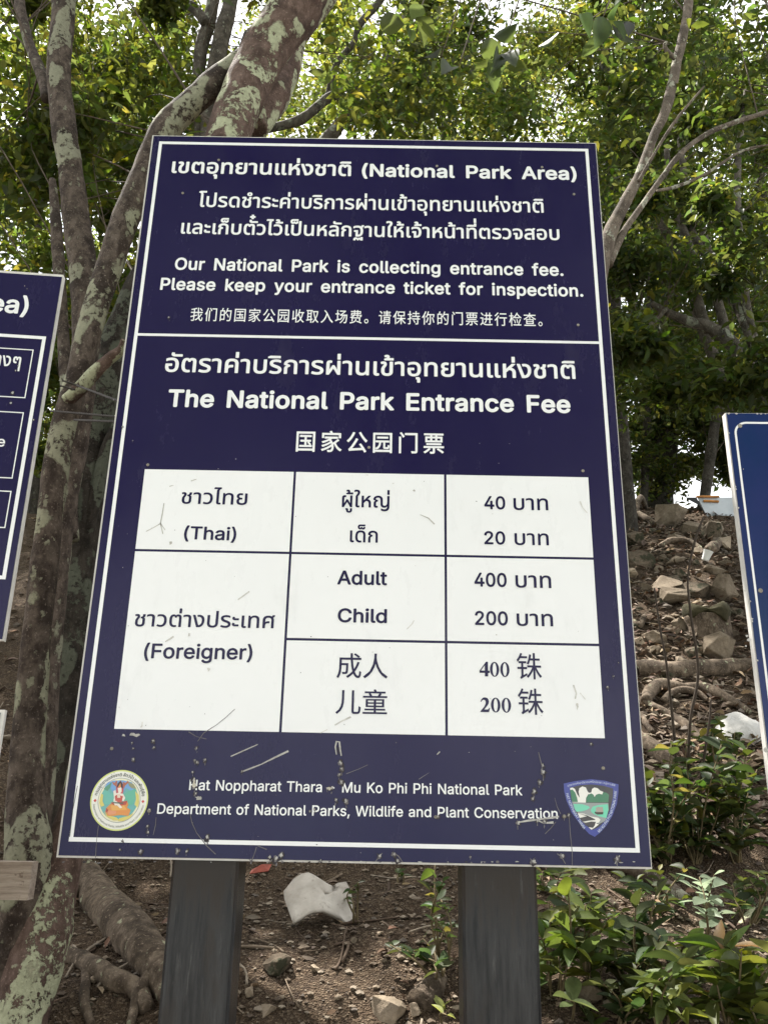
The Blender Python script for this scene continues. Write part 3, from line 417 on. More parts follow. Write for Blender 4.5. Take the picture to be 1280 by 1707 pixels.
 '的': (1.0, [(552,423,638,302,705,189,769,229,698,338,610,456),(240,842,199,679,87,679,87,-54,156,-54,156,25,435,25,435,679,268,679,321,828),(156,612,366,612,366,401,156,401),(156,93,156,335,366,335,366,93),(598,844,570,741,534,643,492,554,443,479,506,436,555,517,600,613,856,613,846,357,834,181,817,74,796,24,777,10,729,7,604,13,621,-22,629,-59,748,-62,803,-57,842,-37,859,-19,884,41,903,159,916,354,929,682,627,682,670,828)]),
 '国': (1.0, [(592,320,648,262,691,206,743,237,698,292,641,347),(228,196,228,132,777,132,777,196,530,196,530,365,732,365,732,430,530,430,530,573,756,573,756,640,242,640,242,573,459,573,459,430,270,430,270,365,459,365,459,196),(86,795,86,-80,162,-80,162,-30,835,-30,835,-80,914,-80,914,795),(162,40,162,725,835,725,835,40)]),
 '家': (1.0, [(423,824,461,750,84,750,84,544,157,544,157,682,846,682,846,544,923,544,923,750,551,750,501,847),(790,481,688,396,571,313,528,393,467,467,537,520,789,520,789,586,209,586,209,520,438,520,359,475,270,434,175,401,80,374,121,315,268,366,411,433,460,374,382,325,284,278,179,237,78,207,116,148,211,182,311,224,407,273,489,324,516,254,425,186,311,123,185,70,61,32,100,-32,212,8,326,59,435,118,530,182,532,125,525,74,511,35,491,10,477,0,446,-10,336,-5,350,-41,356,-76,472,-76,522,-60,545,-43,581,3,601,73,606,158,591,253,639,282,687,179,749,89,826,16,916,-38,938,-5,966,23,878,72,802,140,741,223,697,319,852,432)]),
 '公': (1.0, [(324,811,273,700,208,596,133,504,51,428,120,374,201,458,278,557,347,669,404,789),(665,819,592,789,658,674,736,561,819,458,901,374,964,438,883,513,801,608,725,713),(161,-14,200,-4,287,4,781,39,848,-73,922,-33,815,130,681,306,611,274,734,109,266,82,341,175,413,278,547,500,465,535,399,411,267,205,174,92,152,75,132,65)]),
 '园': (1.0, [(262,623,262,560,740,560,740,623),(197,451,197,388,360,388,347,292,318,217,265,160,181,119,204,93,222,64,318,114,379,184,412,274,428,388,544,388,544,182,547,140,560,113,587,98,728,94,763,100,787,122,801,163,808,231,777,241,749,257,742,173,733,159,638,156,615,161,610,183,610,388,798,388,798,451),(82,793,82,-80,156,-80,156,-34,843,-34,843,-80,920,-80,920,793),(156,36,156,723,843,723,843,36)]),
 '收': (1.0, [(588,574,805,574,787,482,764,397,736,319,703,248,666,319,634,396,583,559),(577,840,551,712,514,593,467,488,409,401,463,338,505,398,543,466,596,315,662,180,615,120,560,67,497,21,426,-19,475,-81,543,-40,603,6,656,58,704,115,749,57,799,6,853,-39,912,-76,964,-15,902,21,845,66,793,119,747,178,791,263,828,357,857,461,881,574,956,574,956,645,611,645,654,828),(92,100,147,130,324,197,324,-81,398,-81,398,825,324,825,324,270,170,219,170,729,96,729,96,237,92,211,84,191,61,169)]),
 '取': (1.0, [(850,656,829,549,801,448,768,356,730,271,695,358,666,451,623,656),(506,728,506,656,556,656,579,527,609,407,645,297,688,196,641,128,590,69,536,18,479,-23,528,-80,582,-39,634,9,682,62,727,123,767,65,811,13,861,-33,915,-73,967,-14,909,26,857,74,811,130,770,192,823,302,869,426,904,564,929,718,883,730),(38,130,55,58,356,110,356,-78,429,-78,429,123,518,140,514,204,429,190,429,725,502,725,502,793,48,793,48,725,115,725,115,141),(187,725,356,725,356,585,187,585),(187,520,356,520,356,375,187,375),(187,309,356,309,356,178,187,152)]),
 '入': (1.0, [(295,755,384,679,456,591,396,393,308,226,192,90,41,-13,110,-73,248,28,361,155,450,309,517,491,678,182,782,43,927,-70,942,-26,964,15,771,193,527,625,341,819)]),
 '场': (1.0, [(411,434,466,445,569,446,532,367,485,297,428,236,363,185,351,243,244,203,244,525,354,525,354,596,244,596,244,828,173,828,173,596,50,596,50,525,173,525,173,177,36,129,61,53,365,174,363,183,417,141,486,200,548,271,600,353,640,446,724,446,667,295,592,163,496,52,379,-36,437,-79,555,18,653,138,733,281,794,446,862,446,848,258,832,128,815,48,797,10,782,-2,665,0,680,-35,686,-71,793,-71,831,-62,846,-51,861,-36,885,12,905,105,922,257,940,517,538,517,691,625,849,757,793,799,777,793,375,793,375,722,697,722,631,665,516,578,424,522,379,505)]),
 '费': (1.0, [(473,233,437,136,364,64,238,14,43,-17,62,-48,75,-80,285,-40,423,22,506,111,549,233),(521,58,727,-9,903,-80,945,-21,766,48,560,109),(354,596,349,558,336,521,196,521,208,596),(423,596,584,596,584,521,411,521),(148,649,117,467,299,467,261,435,210,406,143,379,59,356,96,297,186,323,186,59,259,59,259,274,745,274,745,66,821,66,821,337,222,337,281,366,327,397,362,431,388,467,584,467,584,362,655,362,655,467,857,467,848,425,840,416,810,413,751,417,765,365,853,364,892,374,912,397,920,421,933,521,655,521,655,596,873,596,873,776,655,776,655,840,584,840,584,776,424,776,424,840,356,840,356,776,108,776,108,721,356,721,356,650),(424,721,584,721,584,650,424,650),(655,721,804,721,804,650,655,650)]),
 '。': (1.0, [(194,244,136,232,87,199,54,151,42,92,54,32,87,-16,136,-49,194,-61,253,-49,303,-16,335,32,347,92,335,151,303,199,253,232),(194,-10,155,-2,123,20,101,52,93,92,101,131,123,163,155,185,194,193,234,185,267,163,288,131,296,92,288,52,267,20,234,-2)]),
 '请': (1.0, [(107,772,189,692,256,617,307,670,240,743,155,818),(42,526,42,454,192,454,192,88,187,58,175,33,144,2,184,-62,230,-17,393,110,368,174,264,96,264,526),(494,212,808,212,808,130,494,130),(494,265,494,342,808,342,808,265),(614,840,614,762,382,762,382,704,614,704,614,640,407,640,407,585,614,585,614,516,352,516,352,458,960,458,960,516,688,516,688,585,899,585,899,640,688,640,688,704,929,704,929,762,688,762,688,840),(424,400,424,-79,494,-79,494,75,808,75,808,5,804,-7,774,-12,677,-11,699,-76,819,-71,861,-54,873,-40,880,4,880,400)]),
 '保': (1.0, [(452,726,824,726,824,542,452,542),(380,793,380,474,598,474,598,350,306,350,306,281,554,281,497,203,429,131,354,70,277,23,329,-36,402,15,474,78,540,152,598,232,598,-80,673,-80,673,235,728,154,791,79,859,14,928,-38,981,22,908,70,837,131,772,203,718,281,954,281,954,350,673,350,673,474,899,474,899,793),(277,837,227,725,166,618,97,522,23,441,65,367,119,427,173,496,173,-77,245,-77,245,607,300,709,347,815)]),
 '持': (1.0, [(448,204,512,113,558,26,620,65,571,149,506,237),(626,835,626,710,413,710,413,642,626,642,626,515,362,515,362,446,758,446,758,334,373,334,373,265,758,265,757,3,748,-6,739,-7,615,-6,638,-79,764,-73,790,-67,810,-56,822,-40,828,-18,830,265,954,265,954,334,830,334,830,446,960,446,960,515,698,515,698,642,912,642,912,710,698,710,698,835),(171,839,171,638,42,638,42,568,171,568,171,351,28,309,47,235,171,275,170,1,167,-4,154,-8,60,-7,81,-77,186,-70,223,-52,234,-37,241,10,241,298,350,334,340,403,241,372,241,568,347,568,347,638,241,638,241,839)]),
 '你': (1.0, [(449,412,424,323,393,238,355,161,311,96,375,55,419,125,459,207,494,300,522,397),(758,397,798,312,833,222,861,135,879,58,951,83,933,160,903,245,867,335,826,419),(466,836,437,727,399,623,353,530,300,452,361,404,412,484,459,577,612,577,611,3,608,-2,595,-5,490,-5,517,-81,626,-73,650,-66,667,-54,678,-38,684,-17,686,577,875,577,851,436,915,424,959,638,908,650,487,647,540,819),(264,836,215,723,156,616,89,519,16,437,58,363,160,487,160,-78,232,-78,232,600,288,706,335,815)]),
 '门': (1.0, [(127,805,206,708,268,617,329,661,265,749,185,841),(93,638,93,-80,168,-80,168,638),(359,803,359,731,836,731,834,7,830,-1,809,-7,645,-6,671,-78,833,-73,865,-66,886,-54,901,-37,909,-12,912,20,912,803)]),
 '票': (1.0, [(646,107,777,25,884,-56,942,-11,831,67,700,145),(175,365,175,305,827,305,827,365),(271,148,225,101,169,58,108,18,44,-14,102,-64,166,-26,230,19,290,70,341,124),(54,236,54,173,463,173,462,-6,454,-13,445,-14,327,-13,351,-81,474,-75,519,-59,531,-45,539,0,539,173,949,173,949,236),(125,661,125,430,881,430,881,661,646,661,646,738,929,738,929,800,65,800,65,738,347,738,347,661),(416,738,575,738,575,661,416,661),(195,604,347,604,347,488,195,488),(416,604,575,604,575,488,416,488),(646,604,807,604,807,488,646,488)]),
 '进': (1.0, [(81,778,166,692,234,609,292,657,222,736,135,819),(720,819,720,658,555,658,555,819,481,819,481,658,339,658,339,586,481,586,479,407,333,407,333,335,471,335,456,278,432,224,397,174,348,128,402,74,460,130,501,194,529,263,545,335,720,335,720,80,795,80,795,335,944,335,944,407,795,407,795,586,924,586,924,658,795,658,795,819),(555,586,720,586,720,407,553,407),(262,478,50,478,50,408,188,408,188,121,153,103,116,77,38,2,88,-66,162,23,195,51,223,61,241,56,319,2,374,-25,437,-42,510,-51,596,-53,942,-43,950,-3,964,35,692,18,519,18,449,25,388,40,335,64,262,115)]),
 '行': (1.0, [(435,780,435,708,927,708,927,780),(267,841,221,784,163,725,100,670,35,622,79,562,148,615,218,678,283,744,339,811),(391,504,391,432,728,432,727,7,722,1,702,-5,545,-3,570,-77,729,-73,759,-66,780,-54,794,-37,801,-15,804,16,804,432,955,432,955,504),(307,626,248,541,179,459,103,385,25,322,78,259,192,364,192,-83,266,-83,266,446,326,522,378,600)]),
 '检': (1.0, [(468,530,468,465,807,465,807,530),(397,355,437,230,461,113,523,131,497,246,456,370),(591,383,616,259,631,142,694,153,677,268,650,391),(179,840,179,650,49,650,49,580,172,580,147,478,114,377,75,285,33,211,71,138,100,191,129,255,179,404,179,-79,248,-79,248,442,316,304,361,357,248,539,248,580,352,580,352,650,248,650,248,840),(624,847,564,744,489,651,404,568,311,502,356,440,432,498,505,566,573,642,634,726,698,651,771,576,849,508,927,451,966,519,886,572,806,639,731,712,670,786,690,823),(343,35,343,-32,938,-32,938,35,754,35,834,199,908,373,842,391,773,209,690,35)]),
 '查': (1.0, [(295,218,700,218,700,134,295,134),(295,352,700,352,700,270,295,270),(221,406,221,80,778,80,778,406),(74,20,74,-48,930,-48,930,20),(460,840,460,713,57,713,57,647,379,647,306,578,221,516,130,463,36,424,85,364,188,413,289,478,382,556,460,642,460,437,534,437,534,643,612,559,707,483,810,420,914,372,964,434,869,471,775,521,689,581,615,647,944,647,944,713,534,713,534,840)]),
 '成': (1.0, [(544,839,549,670,128,670,125,285,113,174,86,63,36,-37,99,-87,155,23,187,147,202,273,206,395,389,395,382,211,375,166,367,144,354,135,335,133,229,138,244,104,250,68,348,66,390,70,418,84,431,96,444,128,453,190,463,465,206,465,206,597,554,597,581,367,602,264,628,172,577,118,521,69,461,25,396,-13,451,-75,560,1,658,92,695,23,738,-29,786,-62,841,-73,890,-62,924,-26,946,41,959,148,925,165,894,189,888,104,879,47,866,14,847,4,810,15,775,45,743,94,714,159,767,234,814,316,855,405,890,500,815,519,759,375,686,247,652,408,630,597,951,597,951,670,626,670,622,839),(671,790,770,731,850,670,897,722,815,780,716,836)]),
 '人': (1.0, [(457,837,450,668,405,432,284,184,43,-17,77,-45,104,-76,263,38,377,176,454,327,502,480,551,331,630,178,747,38,910,-72,934,-39,965,-9,750,150,623,355,558,552,534,689,541,837)]),
 '儿': (1.0, [(259,798,259,474,252,338,222,207,154,84,32,-24,86,-82,218,37,293,174,327,321,334,473,334,798),(630,799,630,58,635,-4,652,-43,684,-64,735,-70,853,-70,905,-57,938,-15,956,62,964,178,929,191,894,212,884,45,870,12,848,2,744,2,725,4,713,12,708,29,706,799)]),
 '童': (1.0, [(664,705,609,600,374,600,384,603,375,627,329,705),(443,831,479,766,115,766,115,705,324,705,259,687,284,645,304,600,49,600,49,538,951,538,951,600,689,600,742,687,664,705,888,705,888,766,560,766,512,850),(159,485,159,193,462,193,462,128,119,128,119,71,462,71,462,2,46,2,46,-58,955,-58,955,2,536,2,536,71,882,71,882,128,536,128,536,193,842,193,842,485),(230,316,462,316,462,244,230,244),(536,316,769,316,769,244,536,244),(230,435,462,435,462,364,230,364),(536,435,769,435,769,364,536,364)]),
 '铢': (1.0, [(519,794,503,703,481,618,452,540,416,474,477,437,512,504,542,583,657,583,657,406,434,406,434,337,620,337,577,245,523,158,463,83,398,25,450,-32,508,25,563,95,613,175,657,263,657,-79,730,-79,730,276,770,190,816,109,865,38,917,-20,942,11,972,38,914,95,859,167,810,250,769,337,951,337,951,406,730,406,730,583,909,583,909,652,730,652,730,840,657,840,657,652,562,652,589,782),(180,837,153,768,119,703,80,645,36,595,75,525,126,585,173,656,431,656,431,725,210,725,248,818),(60,344,60,275,205,275,205,73,199,41,185,15,152,-17,192,-73,244,-37,428,66,413,130,277,60,277,275,418,275,418,344,277,344,277,479,394,479,394,547,112,547,112,479,205,479,205,344)]),
}
# ------------------------------------------------------------------ lettering: glyph outlines, filled here
_gc = {}
SERIF = {   # bold roman figures beside the last two rows of the fee table
 '4': [[(.47,0),(.47,.16),(.55,.16),(.55,.27),(.47,.27),(.47,.68),(.37,.68),(.02,.26),(.02,.16),(.30,.16),(.30,0)], [(.30,.27),(.10,.27),(.30,.52)]],
 '0': [[(.27+.24*math.sin(a)*(1-.0*math.cos(a)), .335+.345*math.cos(a)) for a in np.linspace(0, 2*math.pi, 28, endpoint=False)],
       [(.27+.105*math.sin(a), .335+.30*math.cos(a)) for a in np.linspace(0, -2*math.pi, 24, endpoint=False)]],
 '2': [[(.03,0),(.46,0),(.52,.20),(.48,.20),(.44,.14),(.38,.12),(.22,.12),(.36,.27),(.44,.38),(.47,.48),(.45,.58),(.38,.66),(.27,.685),(.16,.66),(.08,.58),(.04,.48),(.08,.47),(.13,.54),(.20,.575),(.27,.55),(.31,.47),(.29,.37),(.22,.24),(.03,.04)]],
}
def glyph(ch, serif=False):
    key = (ch, serif)
    if key in _gc: return _gc[key]
    if serif:
        loops, adv = SERIF[ch], .54
    else:
        adv, cs = GLYPHS[ch]
        loops = [[(c[i]/1000, c[i+1]/1000) for i in range(0, len(c), 2)] for c in cs]
    V, T = [], []
    if loops:
        vs, es = [], []
        for l in loops:
            o = len(vs); k = len(l); vs += [Vector(p) for p in l]; es += [(o+i, o+(i+1) % k) for i in range(k)]
        r = delaunay_2d_cdt(vs, es, [], 0, 1e-6)
        V = [(p.x, p.y) for p in r[0]]
        def wind(x, y):
            wn = 0
            for l in loops:
                for i in range(len(l)):
                    (x0, y0), (x1, y1) = l[i-1], l[i]
                    if (y0 <= y) != (y1 <= y):
                        if x0+(y-y0)/(y1-y0)*(x1-x0) > x: wn += 1 if y1 > y0 else -1
            return wn
        for f in r[2]:
            cx = sum(V[i][0] for i in f)/len(f); cy = sum(V[i][1] for i in f)/len(f)
            if wind(cx, cy) != 0:
                a = sum(V[f[i-1]][0]*V[f[i]][1]-V[f[i]][0]*V[f[i-1]][1] for i in range(len(f)))
                T.append(tuple(f) if a > 0 else tuple(reversed(f)))
    _gc[key] = (adv, V, T); return _gc[key]
UPPER = set('ัิีึื็ํ์'); TONE = set('่้๊๋'); TALL = set('ปฝฟ')
def layout(s, space=1.0, track=0.0, serif=False):
    """list of (glyph, x, y), with Thai marks stacked; returns it with the ink extent"""
    x = 0; out = []; lo, hi = 1e9, -1e9
    for i, ch in enumerate(s):
        adv, V, T = glyph(ch, serif); dx = dy = 0
        if ch in TONE and i and s[i-1] in UPPER: dy = .205
        if ch in TONE and i and s[i-1] not in UPPER: dy = -.01
        if (ch in UPPER or ch in TONE):
            b = next((c for c in reversed(s[:i]) if c not in UPPER and c not in TONE), '')
            if b in TALL: dx = -.13
            if b in TALL and ch in TONE and dy < .1: dy = 0
        if V:
            out.append((ch, x+dx, dy)); lo = min(lo, x+dx+min(v[0] for v in V)); hi = max(hi, x+dx+max(v[0] for v in V))
        x += adv*(space if ch == ' ' else 1) + (track if adv > 0 else 0)
    return out, lo, hi
CAP = {'latin': .5087, 'thai': .558, 'cjk': .88, 'serif': .68}
EPS = 3e-5
def put(mb, fn, gl, V, T, ox, oy, r, y0, col):
    """one glyph into mb through fn(x, y) -> point; r thickens its strokes"""
    steps = [(0, 0)] + ([(r*math.cos(a), r*math.sin(a)) for a in np.arange(8)*math.pi/4] if r > 0 else [])
    for k, (dx, dy) in enumerate(steps):
        mb.add([fn(v[0]+ox+dx, v[1]+oy+dy, y0-EPS*k) for v in V], T, col)
def textline(mb, s, a, b, cap_px, kind='latin', r=0.0, space=1.0, track=0.0, y0=-.0005, col=None, plane=None):
    """set the words between two pixels of the photograph's line, on the board's plane"""
    P = plane or (lambda px, py: (lambda q: (q.x, q.z))(at(px, py, 0)))
    (x0, z0), (x1, z1) = P(*a), P(*b)
    mx, my = (a[0]+b[0])/2, (a[1]+b[1])/2
    h = abs(P(mx, my)[1]-P(mx, my-cap_px)[1])
    sy = h/(CAP[kind]+2*r); gl, lo, hi = layout(s, space, track, kind == 'serif')
    W = math.hypot(x1-x0, z1-z0); sx = W/(hi-lo+2*r); ux, uz = (x1-x0)/W, (z1-z0)/W
    shift = r if kind != 'cjk' else .08
    fn = lambda x, y, yy: (x0+ux*sx*(x-lo+r), yy, z0+uz*sx*(x-lo+r)+sy*(y+shift))
    for ch, ox, oy in gl:
        _, V, T = glyph(ch, kind == 'serif'); put(mb, fn, ch, V, T, ox, oy, r, y0, col)
    return sx/sy
def arctext(mb, s, pts, h, kind, r, y0, col, track=0.0, flip=False):
    """letters along a polyline of (x, z) board points"""
    gl, lo, hi = layout(s, 1.0, track); L = [0]
    for i in range(1, len(pts)): L.append(L[-1]+math.dist(pts[i], pts[i-1]))
    k = L[-1]/(hi-lo); sy = h/CAP[kind]
    for ch, ox, oy in gl:
        adv, V, T = glyph(ch)
        if adv <= 0: mid = (min(v[0] for v in V)+max(v[0] for v in V))/2
        else: mid = adv/2
        d = min(max((ox+mid-lo)*k, 0), L[-1]*.9999); i = max(j for j in range(len(L)-1) if L[j] <= d)
        t = (d-L[i])/(L[i+1]-L[i]); px = pts[i][0]+(pts[i+1][0]-pts[i][0])*t; pz = pts[i][1]+(pts[i+1][1]-pts[i][1])*t
        ax, az = (pts[i+1][0]-pts[i][0])/(L[i+1]-L[i]), (pts[i+1][1]-pts[i][1])/(L[i+1]-L[i])
        fn = lambda x, y, yy: (px+ax*(x-mid)*k-az*y*sy, yy, pz+az*(x-mid)*k+ax*y*sy)
        put(mb, fn, ch, V, T, 0, oy, r, y0, col)

# ------------------------------------------------------------------ the fee board
def XZ(px, py, Y=0.0): p = at(px, py, Y); return (p.x, p.z)
sign = thing('park_sign', (0, .1, .8), 'large navy board with a white fee table in three languages on two dark posts', 'sign')
ZB, ZT = 1.45, 3.27
b = MB(); b.box(-.6045, .0025, ZB-.002, .6015, .019, ZT+.004); b.build('backing_board', M['whiteedge'], sign)
b = MB(); b.box(-.600, 0, ZB+.002, .599, .0025, ZT); b.build('face_panel', M['navy'], sign)
def frame(mb, x0, z0, x1, z1, t, y, th=.0004):
    for (a, c, d, e) in ((x0, z0, x1, z0+t), (x0, z1-t, x1, z1), (x0, z0+t, x0+t, z1-t), (x1-t, z0+t, x1, z1-t)):
        mb.add([(a, y, c), (d, y, c), (d, y, e), (a, y, e)], [(0, 1, 2, 3)])
b = MB()
tl, tr, br, bl = XZ(267, 235.6), XZ(983, 248.7), XZ(1061.7, 1419), XZ(113.5, 1405)
x0, x1, z0, z1 = (tl[0]+bl[0])/2, (tr[0]+br[0])/2, (bl[1]+br[1])/2, (tl[1]+tr[1])/2
frame(b, x0, z0, x1, z1, .0085, -.0005)
d0, d1 = XZ(231, 557.5), XZ(997, 571.5); dz = (d0[1]+d1[1])/2
b.add([(x0+.0085, -.0005, dz-.0035), (x1-.0085, -.0005, dz-.0035), (x1-.0085, -.0005, dz+.0035), (x0+.0085, -.0005, dz+.0035)], [(0, 1, 2, 3)])
b.build('border_line', M['white'], sign)
# fee table: white cells
Ttl, Ttr, Tbr, Tbl = XZ(242.5, 783), XZ(980, 795), XZ(1007, 1229), XZ(190, 1216.6)
X0, X3, Z3, Z0 = (Ttl[0]+Tbl[0])/2, (Ttr[0]+Tbr[0])/2, (Ttl[1]+Ttr[1])/2, (Tbl[1]+Tbr[1])/2
X1 = (XZ(493.4, 788)[0]+XZ(465.6, 1222)[0])/2; X2 = (XZ(742.4, 792)[0]+XZ(743.6, 1226)[0])/2
Z2 = (XZ(226, 918.4)[1]+XZ(988.5, 930)[1])/2; Z1 = (XZ(478.7, 1066.6)[1]+XZ(997.6, 1074)[1])/2
g = .0028; b = MB()
for (p, q, s_, t) in ((X0, Z2+g, X1-g, Z3), (X1+g, Z2+g, X2-g, Z3), (X2+g, Z2+g, X3, Z3), (X0, Z0, X1-g, Z2-g), (X1+g, Z1+g, X2-g, Z2-g),
                      (X2+g, Z1+g, X3, Z2-g), (X1+g, Z0, X2-g, Z1-g), (X2+g, Z0, X3, Z1-g)):
    b.add([(p, -.0005, q), (s_, -.0005, q), (s_, -.0005, t), (p, -.0005, t)], [(0, 1, 2, 3)])
b.build('fee_table', M['white'], sign)
LINES = [
 ("เขตอุทยานแห่งชาติ", (286, 288.5), (585, 294), 19.5, 'thai', 0.0213, 1, 0),
 ("(National Park Area)", (603, 294.5), (961, 300.5), 21.5, 'latin', 0.0238, 1.7, .012),
 ("โปรดชำระค่าบริการผ่านเข้าอุทยานแห่งชาติ", (330, 345), (906, 355), 18.5, 'thai', 0.0163, 1, 0),
 ("และเก็บตั๋วไว้เป็นหลักฐานให้เจ้าหน้าที่ตรวจสอบ", (301.5, 389.7), (932.5, 400.6), 18.5, 'thai', 0.0175, 1, 0),
 ("Our National Park is collecting entrance fee.", (291, 450), (939, 460.5), 20.5, 'latin', 0.0200, 1.7, .012),
 ("Please keep your entrance ticket for inspection.", (267, 483.5), (972, 495), 20.5, 'latin', 0.0200, 1.7, .012),
 ("我们的国家公园收取入场费。请保持你的门票进行检查。", (317, 535), (904, 544.5), 21.5, 'cjk', .006, 1, .10),
 ("อัตราค่าบริการผ่านเข้าอุทยานแห่งชาติ", (274.7, 620), (959, 632), 24, 'thai', 0.0163, 1, 0),
 ("The National Park Entrance Fee", (279, 678.5), (951, 689), 29.5, 'latin', 0.0238, 1.5, .012),
 ("国家公园门票", (493, 752.5), (740, 756.5), 34, 'cjk', .014, 1, .16),
 ("Hat Noppharat Thara - Mu Ko Phi Phi National Park", (315.4, 1317), (870.5, 1326), 17.5, 'latin', 0.0105, 1.35, 0),
 ("Department of National Parks, Wildlife and Plant Conservation", (262, 1356.5), (929.4, 1365), 17.5, 'latin', 0.0105, 1.3, 0),
]
for t in LINES:
    b = MB(); q = textline(b, t[0], t[1], t[2], t[3], t[4], t[5], t[6], t[7]); b.build('lettering', M['white'], sign); print('LINE %.2f' % q, t[0][:12])
TABLE = [
 ("ชาวไทย", (302, 839.8), (412, 842), 19.5, 'thai', 0.0108), ("(Thai)", (306.5, 899), (393.5, 901.5), 22, 'latin', 0.0149),
 ("ผู้ใหญ่", (569.8, 845.6), (649, 846.8), 20, 'thai', 0.0108), ("เด็ก", (583, 904), (629.5, 905), 20, 'thai', 0.0108),
 ("40", (807, 849), (842, 849.7), 22, 'latin', 0.0162), ("บาท", (855.7, 850.2), (913.5, 851), 20, 'thai', 0.0108),
 ("20", (807, 907.5), (842, 908.2), 22, 'latin', 0.0162), ("บาท", (857.5, 908.6), (914.5, 909.4), 20, 'thai', 0.0108),
 ("Adult", (562, 974.5), (645, 976), 23.5, 'latin', 0.0175), ("Child", (562.7, 1037.5), (644.8, 1039), 23.5, 'latin', 0.0175),
 ("400", (790.5, 978), (844.4, 979), 23.5, 'latin', 0.0175), ("บาท", (859, 979.6), (918.6, 980.6), 21, 'thai', 0.0121),
 ("200", (791.5, 1042), (846.4, 1043), 23.5, 'latin', 0.0175), ("บาท", (861, 1043.4), (921.6, 1044.4), 21, 'thai', 0.0121),
 ("成人", (561, 1130), (646, 1131.5), 40, 'cjk', .004), ("儿童", (559, 1190), (645, 1191.5), 40, 'cjk', .004),
 ("400", (799, 1127.5), (849, 1128.5), 24.5, 'serif', 0), ("铢", (861.5, 1132), (903, 1133), 42, 'cjk', .003),
 ("200", (800.5, 1187), (851.7, 1188), 24.5, 'serif', 0), ("铢", (863.6, 1191), (905.5, 1192), 42, 'cjk', .003),
 ("ชาวต่างประเทศ", (224, 1044.3), (457.8, 1047.6), 21, 'thai', 0.0108), ("(Foreigner)", (239.7, 1097.5), (420.3, 1100), 25, 'latin', 0.0149),
]
for t in TABLE:
    b = MB(); q = textline(b, *t[:6], y0=-.0011); b.build('table_lettering', M['navytext'], sign); print('TAB %.2f' % q, t[0])

# round emblem: drawn on the board at its own place (crop of the photograph enlarged 8 times)
def E1(x, y): return XZ(120+x/8, 1260+y/8)
C0 = E1(635, 590); RX = (E1(1020, 590)[0]-E1(250, 590)[0])/2
def disc(mb, rad, y, col, n=64, c=C0, inner=0):
    v = [(c[0]+rad*math.cos(2*math.pi*i/n), y, c[1]+rad*math.sin(2*math.pi*i/n)) for i in range(n)]
    if inner:
        v += [(c[0]+inner*math.cos(2*math.pi*i/n), y, c[1]+inner*math.sin(2*math.pi*i/n)) for i in range(n)]
        mb.add(v, [(n+i, n+(i+1) % n, (i+1) % n, i)[::-1] for i in range(n)], col)
    else: mb.add(v, [tuple(range(n))], col)
def poly(mb, pts, y, col, f):
    q = [f(*p) for p in pts]
    vs = [Vector(p) for p in q]; k = len(vs)
    r = delaunay_2d_cdt(vs, [(i, (i+1) % k) for i in range(k)], [], 1, 1e-7)
    tri = []
    for t in r[2]:
        a = sum(r[0][t[i-1]].x*r[0][t[i]].y-r[0][t[i]].x*r[0][t[i-1]].y for i in range(len(t)))
        tri.append(tuple(t) if a > 0 else tuple(reversed(t)))
    mb.add([(p.x, y, p.y) for p in r[0]], tri, col)
em = MB(); disc(em, RX, -.0006, (.62, .68, .22)); disc(em, RX*.955, -.0008, (.80, .80, .74)); disc(em, RX*.735, -.0010, (.16, .20, .26)); disc(em, RX*.72, -.0012, (.78, .76, .55))
emb = em.build('round_emblem', M['print'], sign)
pc = MB(); TE, GR, BL, YE, ORG, RD, WH, DK = (.14, .47, .40), (.10, .30, .20), (.16, .36, .66), (.66, .58, .16), (.68, .27, .07), (.46, .07, .05), (.80, .74, .66), (.03, .025, .04)
disc(pc, RX*.655, -.0014, (.14, .42, .42))
poly(pc, [(440,420),(480,360),(560,330),(700,330),(800,350),(850,420),(800,470),(730,430),(690,490),(560,500),(520,430)], -.0016, BL, E1)
poly(pc, [(425,470),(470,430),(520,510),(590,480),(590,640),(440,650)], -.0017, TE, E1)
poly(pc, [(700,510),(760,470),(860,440),(850,560),(820,650),(700,650)], -.0017, (.12,.44,.32), E1)
poly(pc, [(430,440),(470,400),(540,350),(520,420),(480,470)], -.0018, GR, E1); poly(pc, [(745,340),(830,380),(865,440),(800,430),(770,400)], -.0018, (.28,.28,.16), E1)
poly(pc, [(385,560),(400,500),(425,520),(415,600),(440,660),(400,680),(372,630)], -.0018, YE, E1); poly(pc, [(850,470),(895,520),(900,620),(880,690),(840,650),(860,580)], -.0018, YE, E1)
poly(pc, [(430,740),(480,790),(600,820),(640,860),(560,860),(470,810)], -.0018, YE, E1); poly(pc, [(640,830),(760,800),(830,760),(780,830),(690,870),(620,872)], -.0018, YE, E1)
poly(pc, [(540,340),(575,360),(600,330),(612,345),(600,420),(585,400),(560,385)], -.0019, (.40,.13,.08), E1); poly(pc, [(690,345),(720,360),(755,330),(765,355),(715,400),(700,440),(690,400)], -.0019, (.40,.13,.08), E1)
poly(pc, [(470,690),(520,640),(740,600),(760,650),(740,690),(790,720),(760,800),(660,790),(560,800),(480,800),(450,740)], -.0020, ORG, E1)
poly(pc, [(525,660),(700,660),(740,720),(540,730)], -.0021, (.74,.40,.10), E1); poly(pc, [(475,720),(600,740),(590,770),(500,790)], -.0021, (.72,.30,.16), E1)
poly(pc, [(523,625),(570,610),(700,610),(748,595),(730,650),(640,670),(560,655)], -.0022, RD, E1)
poly(pc, [(596,430),(610,380),(655,328),(690,380),(695,470),(680,520),(600,520)], -.0022, (.52,.10,.12), E1)
poly(pc, [(602,430),(618,370),(655,332),(685,380),(688,440),(640,400)], -.0024, DK, E1); poly(pc, [(622,420),(655,360),(662,420)], -.0025, ORG, E1)
